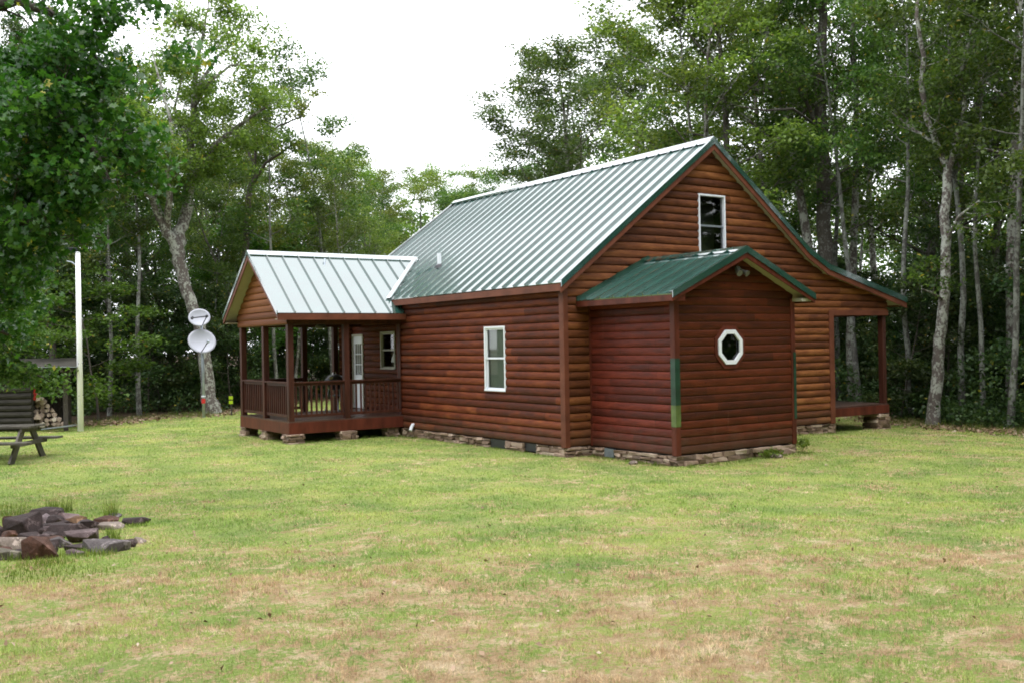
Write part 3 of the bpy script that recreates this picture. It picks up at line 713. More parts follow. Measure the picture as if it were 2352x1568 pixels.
# deck boards
db = MB(); yy = PY0
while yy < PY1-.05: db.box((PX, yy, DZ-.028), (.40, min(yy+.135, PY1), DZ)); yy += .142
db.build('porch_deck', M['deck'], cabin)
rm = MB(); rm.box((PX, PY0-.003, .02), (-.04, PY0+.035, DZ-.03)); rm.box((PX-.003, PY0+.036, .02), (PX+.035, PY1, DZ-.03)); rm.box((PX+.036, PY1-.035, .02), (.4, PY1+.002, DZ-.03))
for k in range(6): rm.box((PX+.5+k*.5, PY0+.04, .08), (PX+.54+k*.5, PY1-.04, DZ-.03))
rm.build('rim_board', M['redwood'], cabin, bevel=.003)
pw_ = .07
def post(x, y, z0=DZ, z1=2.62, mat='post'):
    MB().box((x-pw_, y-pw_, z0), (x+pw_, y+pw_, z1)).build('post', M[mat], cabin, bevel=.006)
ps, pn, pwst = PY0+.08, PY1-.08, PX+.08
post(pwst, ps); post(-1.56, ps); post(pwst, pr[0]); post(pwst, pn); post(-1.30, pn); post(-.38, pn)
MB().box((-.075, ps-.04, DZ), (-.058, ps+.10, 2.62)).build('post', M['post'], cabin)
def railing(p, q):
    p, q = Vector((*p, 0)), Vector((*q, 0)); d = q-p; n_ = d.length; u_ = d/n_; s_ = Vector((-u_.y, u_.x, 0)); c_ = (p+q)/2
    r_ = MB(); r_.obox(c_+Vector((0,0,DZ+.915)), u_*n_/2, s_*.07, (0,0,.018)); r_.obox(c_+Vector((0,0,DZ+.865)), u_*n_/2, s_*.02, (0,0,.032))
    rl = r_.build('railing', M['post'], cabin, bevel=.003)
    MB().obox(c_+Vector((0,0,DZ+.115)), u_*n_/2, s_*.02, (0,0,.035)).build('bottom_rail', M['post'], rl, bevel=.003)
    k = max(2, int(n_/.125)); proto = None
    for i in range(k):
        c = p+u_*(n_*(i+.5)/k)
        if proto is None:
            proto = MB().box((-.019, -.019, DZ+.08), (.019, .019, DZ+.84)).build('baluster', M['post'], rl, origin=(0,0,0))
            proto.location = Vector((c.x, c.y, 0))-worg(rl)
        else:
            b2 = proto.copy(); col.objects.link(b2); b2.parent = rl; b2.location = Vector((c.x, c.y, 0))-worg(rl)
railing((pwst+pw_, ps), (-1.56-pw_, ps)); railing((-1.56+pw_, ps), (-.075, ps))
railing((pwst, ps+pw_), (pwst, pr[0]-pw_)); railing((pwst, pr[0]+pw_), (pwst, pn-pw_)); railing((pwst+pw_, pn), (-1.30-pw_, pn))

# ---- right porch
RX = 10.44; RZ = .37
db = MB(); xx = W+.05
while xx < RX: db.box((xx, -.02, RZ-.03), (min(xx+.135, RX), L, RZ)); xx += .142
db.build('porch_deck', M['deck'], cabin)
rm = MB(); rm.box((W+.05, -.045, .13), (RX, -.005, RZ-.032)); rm.box((RX-.04, -.003, .13), (RX, L, RZ-.032)); rm.box((RX-1.0, .0, .13), (RX-.96, L, RZ-.032)); rm.build('rim_board', M['redwood'], cabin)
hb = MB().box((RX-.16, .09, 2.62), (RX-.02, L, 2.80)).build('porch_beam', M['post'], cabin)
for yy in (.07, 3.6, 7.1, 10.45): post(RX-.09, yy, RZ, 2.62)

# ---- stone foundation and piers
def stones(mb, p, q, out, z0, z1, rg, depth=.10, hmin=.05, hmax=.095, lmin=.12, lmax=.42):
    p, q = Vector(p), Vector(q); d = q-p; n_ = d.length; u_ = d/n_; out = Vector(out)
    z = z0
    while z < z1-.015:
        h = min(rg.uniform(hmin, hmax), z1-z)
        if z1-z-h < .03: h = z1-z
        t = -rg.uniform(0, .1)
        while t < n_:
            l_ = rg.uniform(lmin, lmax); a, b = max(0, t), min(n_, t+l_)
            if b-a > .03:
                dj = rg.uniform(-.03, .025); c = p+u_*((a+b)/2)+out*(-.06+dj); n0 = len(mb.v)
                mb.obox((c.x, c.y, z+h/2), u_*((b-a)/2-.006), out*(depth*.5+.03), (0,0,h/2-.004))
                for i in range(n0, len(mb.v)):
                    v_ = mb.v[i]; mb.v[i] = (v_[0]+rg.uniform(-.022,.022), v_[1]+rg.uniform(-.022,.022), v_[2]+rg.uniform(-.018,.012))
            t += l_
        z += h
rg = random.Random(5); fb = MB()
zb_ = -.36
def fnd():
    global fb
    if fb.v: fb.build('foundation', M['stone'], cabin, bevel=.012)
    fb = MB()
for a, b in ((0.0, 1.0), (1.43, 2.08), (2.75, 6.95)): stones(fb, (-.03, a, 0), (-.03, b, 0), (-1,0,0), zb_, -.012 if a else .0, rg); fnd()
stones(fb, (-.03, -.03, 0), (VX0, -.03, 0), (0,-1,0), zb_, -.005, rg)
stones(fb, (VX0-.02, -.45, 0), (VX0-.02, -.03, 0), (-1,0,0), zb_, -.02, rg)
fnd(); stones(fb, (VX0-.02, -VD-.02, 0), (VX0-.02, -.76, 0), (-1,0,0), zb_, -.022, rg)
stones(fb, (VX0-.02, -VD-.02, 0), (VX1+.02, -VD-.02, 0), (0,-1,0), zb_, -.022, rg)
stones(fb, (VX1+.02, -VD-.02, 0), (VX1+.02, -.03, 0), (1,0,0), zb_, -.022, rg)
fnd(); stones(fb, (VX1, -.04, 0), (5.5, -.04, 0), (0,-1,0), zb_, -.15, rg); fnd(); stones(fb, (5.9, -.04, 0), (W+.05, -.04, 0), (0,-1,0), zb_-.05, -.012, rg)
stones(fb, (W+.02, 0, 0), (W+.02, L, 0), (1,0,0), zb_-.1, -.012, rg)
fb.build('foundation', M['stone'], cabin, bevel=.012)
db = MB(); db.box((.08, .0, -.5), (.12, 6.9, 0)); db.box((VX0+.06, -VD+.1, -.5), (VX1-.06, -.0, -.0)); db.box((.1, .07, -.5), (W-.05, .10, 0)); db.build('dark_gap_backing', M['dark'], cabin)  # near-black backing paints in the darkness behind the foundation gaps
MB().box((VX0-.03, -.745, -.19), (VX0+.03, -.465, -.025)).build('foundation_vent', M['greyvent'], cabin)
MB().box((-.01, 1.02, -.17), (.05, 1.41, -.01)).build('foundation_vent', M['black'], cabin)
MB().box((-.01, 2.10, -.2), (.05, 2.73, -.01)).build('foundation_vent', M['black'], cabin)
for (x_, y_, z1_, w_) in ((PX+.17, PY0+.16, .02, .19), (-1.56, PY0+.16, .02, .19), (-.3, PY0+.22, .02, .15), (PX+.17, pr[0], .02, .17), (PX+.17, PY1-.16, .02, .17), (RX-.2, .2, .12, .23), (RX-.2, 5, .12, .2), (-1.5, PY1-.2, .02, .17)):
    pm = MB(); g0 = gz(x_, y_)-.15
    stones(pm, (x_-w_, y_-w_, 0), (x_+w_, y_-w_, 0), (0,-1,0), g0, z1_, rg, .12, .06, .12, .2, .4); stones(pm, (x_-w_, y_-w_, 0), (x_-w_, y_+w_, 0), (-1,0,0), g0, z1_, rg, .12, .06, .12, .2, .4)
    stones(pm, (x_+w_, y_-w_, 0), (x_+w_, y_+w_, 0), (1,0,0), g0, z1_, rg, .12, .06, .12, .2, .4)
    pm.box((x_-w_+.02, y_-w_+.02, g0), (x_+w_-.02, y_+w_-.02, z1_-.004))
    pm.build('stone_pier', M['stone'], cabin, bevel=.012)
dp_ = MB().tube([(.0, 6.20, .10), (-.09, 6.16, .10), (-.15, 6.12, .04), (-.19, 6.09, -.03)], .042, 10).build('drain_pipe', M['white'], cabin); dp_['label'] = 'short white pipe end low on the long wall beside the porch'

# ------------------------------------------------------------------ trees
def leaf_quads(C, rad, cnt, size, rs, flat=.55, up=.75, asp=.62):
    """rhombic leaves scattered through clumps; C (n,3) clump centres"""
    C = np.asarray(C, float).reshape(-1, 3); n = len(C)
    rad = np.broadcast_to(np.asarray(rad, float), (n,)); cnt = np.broadcast_to(np.asarray(cnt), (n,)).astype(int)
    idx = np.repeat(np.arange(n), cnt); N = len(idx)
    d = rs.normal(size=(N, 3)); d /= np.linalg.norm(d, axis=1)[:, None]
    r = rs.rand(N, 1)**.45*rad[idx][:, None]; d = d*r; d[:, 2] *= flat
    P = C[idx]+d
    nrm = rs.normal(size=(N, 3))*.75; nrm[:, 2] += up; nrm /= np.linalg.norm(nrm, axis=1)[:, None]
    t = rs.normal(size=(N, 3)); t -= nrm*(t*nrm).sum(1)[:, None]; t /= np.linalg.norm(t, axis=1)[:, None]
    b = np.cross(nrm, t); s = size*(.6+.8*rs.rand(N, 1)); l = t*s*.5; w = b*s*.5*asp
    fold = nrm*s*.12
    V = np.stack([P-l, P+w*1.0-l*.1+fold, P+l, P-w*1.0-l*.1+fold], 1)
    return V.reshape(-1, 3)
def lobed_leaves(C, rad, cnt, size, rs, flat=.6, up=.6):
    C = np.asarray(C, float).reshape(-1, 3); n = len(C); idx = np.repeat(np.arange(n), np.asarray(cnt).astype(int)); N = len(idx)
    d = rs.normal(size=(N, 3)); d /= np.linalg.norm(d, axis=1)[:, None]; d *= rs.rand(N, 1)**.45*np.asarray(rad)[idx][:, None]; d[:, 2] *= flat
    P = C[idx]+d; nrm = rs.normal(size=(N, 3))*.8; nrm[:, 2] += up; nrm /= np.linalg.norm(nrm, axis=1)[:, None]
    t = rs.normal(size=(N, 3)); t[:, 2] -= .6; t -= nrm*(t*nrm).sum(1)[:, None]; t /= np.linalg.norm(t, axis=1)[:, None]; b = np.cross(nrm, t)
    s = size*(.6+.8*rs.rand(N, 1)); sh = [(-.5, 0), (-.3, .34), (-.08, .13), (.12, .42), (.22, .12), (.5, 0), (.22, -.12), (.12, -.42), (-.08, -.13), (-.3, -.34)]
    V = np.stack([P+t*s*a+b*s*c+nrm*s*(.25*abs(c)-.1*a*a) for a, c in sh], 1); return V.reshape(-1, 3)
def wander(p, d, L_, n, rs, bend=.18, grav=0.0):
    pts = [Vector(p)]; d = Vector(d).normalized()
    for i in range(n):
        d = (d+Vector(rs.normal(size=3))*bend+Vector((0, 0, grav))).normalized(); pts.append(pts[-1]+d*(L_/n))
    return pts
def interp(pts, t):
    x = t*(len(pts)-1); i = min(int(x), len(pts)-2); return pts[i].lerp(pts[i+1], x-i)
def branches_of(mb, pts, r0, rs, centres, n_sub, L_sub, depth, t0=.3, up=.25, k=5, spread=1.0, dens=.55):
    """twigs off a limb, leaf clump centres along them"""
    for i in range(n_sub):
        t = t0+(1-t0)*(i+.5+rs.rand()*.4)/n_sub; t = min(t, .98)
        p = interp(pts, t); dirn = (interp(pts, min(1, t+.05))-interp(pts, max(0, t-.05))).normalized()
        a = Vector(rs.normal(size=3)); a = (a-dirn*a.dot(dirn)).normalized(); a.z *= .6
        dd = (dirn*.55+a*spread+Vector((0, 0, up))).normalized(); L1_ = L_sub*(1.15-.6*t)*(.7+.6*rs.rand()); r1 = max(.008, r0*(1-t)*.55+.006)
        q = wander(p, dd, L1_, 4, rs, .22, .02); mb.tube(q, [r1*(1-.8*j/4) for j in range(5)], k, cap=False)
        if depth > 0: branches_of(mb, q, r1, rs, centres, max(2, n_sub//2), L_sub*.5, depth-1, .25, up, 4, spread, dens)
        m = max(1, int(L1_/dens))
        for j in range(m): centres.append(tuple(interp(q, .35+.65*(j+rs.rand())/m)+Vector(rs.normal(size=3))*.12))
def grow_tree(seed, H, r0, crown0=.35, crad=3.0, n_limb=12, lean=(0, 0), top=1.0, sub=5, up=.30, bend=.05, limb_up=.6, taper=.85):
    rs = np.random.RandomState(seed); mb = MB(); C = []
    n = 12; pts = []; d = Vector((lean[0], lean[1], 1)).normalized(); p = Vector((0, 0, -.35))
    for i in range(n+1):
        pts.append(p.copy()); d = (d+Vector((rs.normal()*bend, rs.normal()*bend, .04))).normalized(); p = p+d*((H+.35)/n)
    rad = [r0*(1.25 if i == 0 else 1)*(1-taper*(i/n)**1.1) for i in range(n+1)]
    mb.tube(pts, rad, 9, cap=False)
    az = rs.rand()*6.28
    for i in range(n_limb):
        t = crown0+(1-crown0)*(i+rs.rand()*.7)/n_limb; az += 2.4+rs.normal()*.4; t = min(t, .985)
        p = interp(pts, t); prof = math.sin(math.pi*min(1, max(.0, .18+.80*((t-crown0)/(1-crown0)))))**.8
        Lb = crad*(.35+.75*prof)*(.75+.5*rs.rand())
        dd = Vector((math.cos(az), math.sin(az), limb_up*(.6+.8*(t-crown0)/(1-crown0))))
        rr = max(.015, r0*(1-taper*t)*.5); q = wander(p, dd, Lb, 6, rs, .14, .04)
        mb.tube(q, [rr*(1-.85*j/6) for j in range(7)], 6, cap=False)
        branches_of(mb, q, rr, rs, C, sub, crad*.36, 1, .25, up)
        C.append(tuple(q[-1]))
    for k in range(6): C.append(tuple(pts[-1]+Vector(rs.normal(size=3))*.5))
    return mb, np.array(C), rs
def mb_mesh(mb, name, mat):
    me = bpy.data.meshes.new(name); me.from_pydata(mb.v, [], mb.f); me.materials.append(mat)
    for p in me.polygons: p.use_smooth = True
    me.update(); return me
def tree_proto(seed, leafm, barkm, crad_c=.62, per=62, lsize=.125, flat=.5, **k):
    mb, C, rs = grow_tree(seed, **k)
    C = C[C[:, 2] > .3]
    V = leaf_quads(C, crad_c*(.7+.6*rs.rand(len(C))), np.maximum(8, (per*(.5+rs.rand(len(C)))).astype(int)), lsize, rs, flat)
    return mb_mesh(mb, 'trunk', barkm), np_mesh('crown', V, 4, leafm)
def place(name, proto, loc, rz, sc_, label, cat='tree', group=None, tilt=(0, 0)):
    r_ = thing(name, loc, label, cat, group); r_.rotation_euler = (tilt[0], tilt[1], rz); r_.scale = (sc_[0], sc_[0], sc_[1]) if hasattr(sc_, '__len__') else (sc_,)*3
    for nm, me in zip(('trunk', 'crown'), proto):
        o = bpy.data.objects.new(nm, me); col.objects.link(o); o.parent = r_
    return r_
P_ = {}
P_['maple'] = [tree_proto(s, M['leaf_a'], M['bark'], H=16, r0=.17, crown0=.30, crad=3.3, n_limb=15, sub=5) for s in (1, 2, 3)]
P_['light'] = [tree_proto(s, M['leaf_c'], M['bark_pale'], H=15, r0=.15, crown0=.33, crad=3.4, n_limb=15, sub=5, per=58) for s in (4, 5)]
P_['slender'] = [tree_proto(s, M['leaf_a'], M['bark_birch'], H=15, r0=.10, crown0=.45, crad=2.2, n_limb=12, sub=4, per=50) for s in (6, 7)]
P_['oak'] = [tree_proto(s, M['leaf_b'], M['bark_dark'], H=15, r0=.20, crown0=.28, crad=4.0, n_limb=14, sub=6, per=60, limb_up=.45) for s in (8, 9)]
P_['sapling'] = [tree_proto(s, M['leaf_d'], M['bark_dark'], H=5.5, r0=.04, crown0=.12, crad=1.7, n_limb=13, sub=4, per=46, crad_c=.5, limb_up=.3) for s in (10, 11, 12)]
P_['bright'] = [tree_proto(s, M['leaf_f'], M['bark_dark'], H=5.5, r0=.04, crown0=.15, crad=1.9, n_limb=13, sub=4, per=42, crad_c=.5, limb_up=.25) for s in (13,)]
P_['airy'] = [tree_proto(s, M['leaf_a'], M['bark_pale'], H=16, r0=.17, crown0=.42, crad=3.6, n_limb=13, sub=5, per=34, limb_up=.7) for s in (14, 15)]
P_['blue'] = [tree_proto(16, M['leaf_e'], M['bark_pale'], H=17, r0=.22, crown0=.30, crad=5.2, n_limb=20, sub=6, per=62, limb_up=.55)]

rp = random.Random(42)
GR = {'left': ('forest trees left of the cabin', 'dark leafy forest tree in the crowded wood left of the porch'),
      'mid': ('tree tops behind the cabin', 'pale green leafy tree top in the misty row beyond the porch roof'),
      'right': ('forest trees right of the cabin', 'tall leafy forest tree in the crowded wood right of the cabin')}
def put(kind, px, dep, h=None, i=None, label=None, reg=None, name='forest_tree', wide=1.0, cat='tree', tilt=(0, 0), seedr=None):
    pr_ = P_[kind]; pr_ = pr_[i % len(pr_)] if i is not None else rp.choice(pr_)
    loc = ground_at_depth(px, dep)
    base_h = {'maple': 16, 'light': 15, 'slender': 15, 'oak': 15, 'sapling': 5.5, 'bright': 5.5, 'airy': 16, 'blue': 17}[kind]
    k = (h or base_h)/base_h
    g = None
    if reg: g, lb = GR[reg]; label = label or lb
    return place(name, pr_, loc, seedr if seedr is not None else rp.uniform(0, 6.28), (k*wide, k), label, cat, g, tilt)

# left wood: px -250..900, its skyline as in the photograph
def sky_left(px): 
    pts = [(-300, 60), (0, 100), (250, 200), (400, 180), (560, 260), (660, 340), (740, 372), (860, 400), (900, 425), (1000, 440), (1130, 415)]
    for (a, ya), (b, yb) in zip(pts, pts[1:]):
        if a <= px <= b: return ya+(yb-ya)*(px-a)/(b-a)
    return pts[-1][1] if px > 1130 else pts[0][1]
def h_for(px, dep, ytop):
    p = at(px, ytop, dep); return p.z-gz(p.x, p.y)
for row, (dep0, step) in enumerate(((39, 105), (45, 115), (53, 125), (63, 150))):
    px = -330+row*37
    while px < 900:
        dep = dep0+rp.uniform(-2.5, 2.5)+(5 if px > 600 else 0)
        yt = sky_left(px)+rp.uniform(-10, 90)+(0 if row > 1 else 60)
        kind = rp.choice(['maple', 'oak', 'airy', 'slender', 'light'] if px > 500 else ['maple', 'oak', 'oak', 'slender', 'maple'])
        put(kind, px, dep, h_for(px, dep, yt), reg='left', wide=rp.uniform(.8, 1.05)); px += step*rp.uniform(.75, 1.25)
# misty row beyond the cabin roof
for px, dep, yt, kind in ((880, 60, 440, 'light'), (960, 66, 435, 'light'), (1035, 62, 450, 'maple'), (1110, 68, 430, 'light'), (1010, 78, 425, 'light'), (925, 75, 430, 'maple'), (820, 58, 400, 'light'), (760, 52, 385, 'light'), (700, 48, 378, 'light'), (845, 47, 520, 'light'), (1180, 60, 420, 'maple'), (1090, 55, 470, 'maple')):
    put(kind, px, dep, h_for(px, dep, yt), reg='mid', wide=1.15)
# big trees behind the ridge
put('blue', 1265, 46, h_for(1265, 46, 200), 0, 'tall open crowned tree standing alone behind the middle of the cabin ridge', name='oak_tree', wide=1.3, seedr=1.0)
put('blue', 1420, 49, h_for(1420, 49, 135), 0, 'tall bluish green tree behind the ridge, between the lone crown and the yellow-green crowns', name='oak_tree', wide=1.2, seedr=3.1)
put('light', 1610, 35, h_for(1610, 35, 70), 0, 'broad yellow-green maple crown rising behind the near end of the ridge', name='maple_tree', wide=1.1, seedr=.4)
put('light', 1680, 33, h_for(1680, 33, -40), 1, 'yellow-green maple directly above the gable peak', name='maple_tree', wide=1.2, seedr=2.2)
put('maple', 1790, 38, h_for(1790, 38, -80), 1, 'tall maple between the gable peak and the thick pale trunk', name='maple_tree', wide=1.1, seedr=4.2)
put('light', 1660, 44, h_for(1660, 44, 40), 1, None, 'right', wide=1.1); put('maple', 1400, 56, h_for(1400, 56, 230), 1, None, 'right', wide=1.0)
# right wood
for row, (dep0, step) in enumerate(((36, 120), (44, 130), (52, 140), (61, 170))):
    px = 1740+row*30
    while px < 2720:
        dep = dep0+rp.uniform(-2.5, 2.5)-(5 if px > 2200 and row < 2 else 0)
        kind = rp.choice(['airy', 'maple', 'airy', 'slender', 'oak'])
        put(kind, px, dep, rp.uniform(15, 19), reg='right', wide=rp.uniform(.85, 1.1)); px += step*rp.uniform(.75, 1.25)
# slim trunks one can tell apart at the wood's edge
put('slender', 320, 36.0, 13, 0, 'slim straight trunk between the white pole and the satellite dishes', name='slender_tree', seedr=1.5)
put('slender', 1978, 32.5, 15, 1, 'slim pale trunk seen through the right porch opening', name='birch_tree', seedr=2.5)
put('slender', 1928, 35.5, 16, 0, 'pale trunk right beside the right porch corner board', name='birch_tree', seedr=.5)
put('slender', 2316, 25.8, 14, 1, 'slim trunk at the far right edge of the picture', name='slender_tree', seedr=5)
put('slender', 2255, 27.2, 12, 0, 'thin leaning trunk between the lichen trunk and the right edge', name='slender_tree', tilt=(0, .0), seedr=4.0)
put('slender', 640, 40.0, 13, 1, 'slim grey trunk seen between the left posts of the porch', name='slender_tree', seedr=2.2)
put('slender', 250, 36.2, 12, 1, 'slim grey trunk close to the right side of the white pole', name='slender_tree', seedr=5.2)
put('slender', 2090, 29.5, 14, 0, 'slim trunk just left of the leaning lichen tree', name='slender_tree', seedr=0.2)
put('slender', 2205, 28.0, 15, 0, 'slim trunk just right of the leaning lichen tree', name='slender_tree', seedr=3.3)
put('slender', 770, 44, 15, 1, 'grey trunk seen through the left porch beyond the grill', name='slender_tree', seedr=3.5)
# saplings and understorey
n_ = 0
for px0, px1, dep0, k in ((-250, 620, 38.5, 10), (-250, 650, 43, 11), (620, 1000, 46, 7), (1880, 2080, 36.5, 4), (2060, 2700, 30, 7), (2050, 2700, 33, 8), (1850, 2700, 40, 12), (-250, 900, 50, 12)):
    for j in range(k):
        px = px0+(px1-px0)*(j+rp.random())/k; dep = dep0+rp.uniform(-.6, 1.5)
        left = px < 1200
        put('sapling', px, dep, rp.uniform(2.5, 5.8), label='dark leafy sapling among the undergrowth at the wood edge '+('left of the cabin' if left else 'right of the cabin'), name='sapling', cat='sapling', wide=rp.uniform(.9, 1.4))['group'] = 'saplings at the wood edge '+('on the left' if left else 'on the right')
put('bright', 225, 33.5, 4.6, 0, 'bright green maple sapling just right of the white pole', name='maple_sapling', cat='sapling', wide=1.3, seedr=2.0)
put('bright', 590, 45, 7.6, 0, 'deep green bushy maple above the left eave of the porch', name='maple_sapling', cat='sapling', wide=1.3, seedr=4.0)
put('sapling', 2440, 26.5, 5.5, 1, 'dark leafed tall sapling reaching in at the right edge of the picture', name='maple_sapling', cat='sapling', wide=1.0, seedr=1.0)

# -- hero trees with traced limbs
def hero(name, label, base, limbs, leaf_m, bark_m, lsize, per, crad_c, seed, sub=5, Lsub=1.7, extra=(), flat=.55, dens=.55, spread=1.0, depth_sub=1, subr=.4, lobed=False):
    rs = np.random.RandomState(seed); r_ = thing(name, base, label, 'tree'); mb = MB(); C = []
    for pts, rad, leafy in limbs:
        P3 = [at(*p) for p in pts]
        # densify with slight wobble
        Q = []; RR = []
        for i in range(len(P3)-1):
            for k in range(3):
                t = k/3; q = P3[i].lerp(P3[i+1], t)
                if k: q = q+Vector(rs.normal(size=3))*rad[i]*.18
                Q.append(q); RR.append(rad[i]*(1-t)+rad[i+1]*t)
        Q.append(P3[-1]); RR.append(rad[-1]); mb.tube(Q, RR, 9, cap=False)
        if leafy: branches_of(mb, Q, max(RR[-1], .03)+.01, rs, C, max(2, int(sub*leafy)), Lsub, depth_sub, .2, .2, 5, spread, dens)
    for (px, py, dep, rx, ry, rd, n) in extra:
        for _ in range(n):
            v = rs.normal(size=3); v /= np.linalg.norm(v); v *= rs.rand()**.4
            C.append(tuple(at(px+v[0]*rx, py+v[1]*ry, dep+v[2]*rd)))
    C = np.array(C)
    fn_ = lobed_leaves if lobed else leaf_quads; npv = 10 if lobed else 4
    V = fn_(C, crad_c*(.6+.7*rs.rand(len(C))), np.maximum(6, (per*(.4+1.2*rs.rand(len(C)))).astype(int)), lsize, rs, flat)
    b = np.array(base); V = V-b
    mb.v = [(x-base[0], y-base[1], z-base[2]) for x, y, z in mb.v]
    for nm, me in (('trunk', mb_mesh(mb, 'trunk', bark_m)), ('crown', np_mesh('crown', V, npv, leaf_m))):
        o = bpy.data.objects.new(nm, me); col.objects.link(o); o.parent = r_
    return r_
D = 36.5
b0 = at_ground(490, 950)
hero('forked_tree', 'large forked tree with pale lichen bark right behind the satellite dishes', b0, [
    ([(492, 962, D), (478, 880, D), (460, 760, D), (438, 690, D), (418, 620, D), (404, 568, D)], [.34, .25, .22, .215, .22, .26], 0),
    ([(404, 568, D), (420, 520, D+.3), (432, 470, D+.5), (440, 400, D+.6), (437, 320, D+.4), (445, 240, D), (452, 150, D-.3), (470, 60, D-.4), (480, 0, D)], [.26, .22, .20, .17, .14, .11, .08, .05, .02], 2.2),
    ([(404, 568, D), (378, 520, D-.3), (352, 460, D-.6), (330, 400, D-.8), (300, 345, D-1.0), (290, 280, D-1.2), (262, 210, D-1.2)], [.22, .18, .15, .12, .10, .07, .02], 1.5),
    ([(384, 530, D-.2), (390, 460, D-.8), (384, 400, D-1.2), (398, 340, D-1.4), (392, 280, D-1.5), (370, 200, D-1.5), (350, 120, D-1.4)], [.14, .12, .10, .08, .06, .05, .02], 1.3),
    ([(432, 445, D+.5), (452, 388, D+.3), (492, 335, D), (535, 300, D-.2), (572, 272, D-.3), (620, 240, D-.4)], [.15, .13, .10, .08, .06, .03], 1.6),
    ([(445, 250, D), (480, 190, D-.6), (530, 150, D-1), (590, 150, D-1.2)], [.08, .06, .04, .02], 1.0),
    ([(452, 200, D), (500, 130, D+.8), (545, 90, D+1.2), (560, 50, D+1.4)], [.07, .05, .03, .02], 1.0),
    ([(437, 330, D), (400, 250, D+.8), (420, 170, D+1.2), (400, 80, D+1.3)], [.07, .05, .03, .02], 1.0),
    ([(352, 460, D-.6), (322, 440, D-1.6), (280, 437, D-2)], [.08, .05, .02], .6)],
    M['leaf_c'], M['bark_pale'], .12, 56, .55, 21, sub=7, Lsub=1.6, dens=.55, extra=((300, 330, 37, 60, 70, 1.2, 26), (360, 420, 37, 70, 50, 1.2, 22), (500, 380, 37.5, 60, 60, 1.2, 22), (560, 170, 36, 50, 40, 1, 12)))
hero('bare_branch_tree', 'half bare tree reaching thin branches into the sky right of the forked tree', ground_at_depth(560, 41), [
    ([(560, 960, 41), (556, 800, 41), (560, 640, 41), (566, 520, 41), (575, 430, 41), (585, 380, 41)], [.20, .17, .15, .13, .11, .09], 1.2),
    ([(575, 430, 41), (610, 375, 40.6), (655, 345, 40.4), (690, 320, 40.3)], [.08, .06, .04, .015], .5),
    ([(585, 380, 41), (590, 330, 41), (640, 290, 41), (690, 270, 41), (712, 235, 41)], [.07, .05, .04, .025, .01], .8),
    ([(585, 380, 41), (560, 330, 41.5), (575, 270, 42)], [.06, .04, .02], .8)],
    M['leaf_c'], M['bark_dark'], .13, 34, .45, 22, sub=5, Lsub=1.4, extra=((695, 250, 41, 18, 25, .6, 7), (610, 330, 41, 60, 60, 1, 18)))
D = 27.0
b1 = at_ground(2145, 972)
hero('leaning_tree', 'slender leaning tree with pale lichen bark alone on the lawn edge right of the porch', b1, [
    ([(2141, 982, D), (2146, 920, D), (2154, 830, D), (2162, 760, D), (2168, 690, D), (2172, 600, D), (2170, 520, D), (2175, 440, D), (2178, 390, D)], [.21, .165, .155, .15, .14, .13, .125, .12, .115], 0),
    ([(2178, 390, D), (2150, 330, D+.2), (2128, 270, D+.3), (2118, 210, D+.3), (2122, 130, D+.2), (2105, 40, D), (2110, -60, D)], [.10, .09, .08, .075, .065, .05, .03], 1.6),
    ([(2178, 390, D), (2195, 330, D-.2), (2215, 250, D-.4), (2205, 170, D-.5), (2230, 80, D-.6), (2240, -40, D-.6)], [.08, .07, .06, .055, .045, .03], 1.4),
    ([(2168, 690, D), (2140, 672, D-.3), (2110, 662, D-.5)], [.05, .03, .01], .4),
    ([(2150, 330, D+.2), (2100, 300, D+.8), (2050, 260, D+1.2)], [.05, .04, .02], .9),
    ([(2172, 560, D), (2200, 500, D-.6), (2250, 460, D-1)], [.05, .04, .015], .9)],
    M['leaf_a'], M['bark_pale'], .115, 36, .50, 23, sub=6, Lsub=1.5)
D = 34.0
b2 = ground_at_depth(1896, D)
hero('thick_trunk_tree', 'tall tree with the thickest pale grey trunk just right of the gable', b2, [
    ([(1900, 960, D), (1898, 800, D), (1896, 600, D), (1892, 480, D), (1894, 380, D), (1884, 260, D), (1888, 140, D), (1892, 40, D), (1890, -80, D)], [.30, .27, .25, .24, .23, .20, .17, .15, .10], 1.2),
    ([(1892, 330, D), (1860, 250, D-.4), (1835, 200, D-.7), (1790, 150, D-1)], [.09, .07, .05, .02], 1.4),
    ([(1885, 230, D), (1930, 190, D+.3), (1975, 160, D+.6), (2010, 100, D+.8)], [.09, .07, .05, .02], 1.3),
    ([(1890, 300, D), (1820, 250, D-2), (1768, 254, D-2.2), (1728, 250, D-2.4), (1690, 243, D-2.6)], [.05, .045, .04, .03, .015], .3),
    ([(1892, 440, D), (1925, 400, D-.5), (1965, 380, D-1)], [.07, .05, .02], 1.0)],
    M['leaf_a'], M['bark'], .125, 34, .55, 24, sub=6, Lsub=1.9)
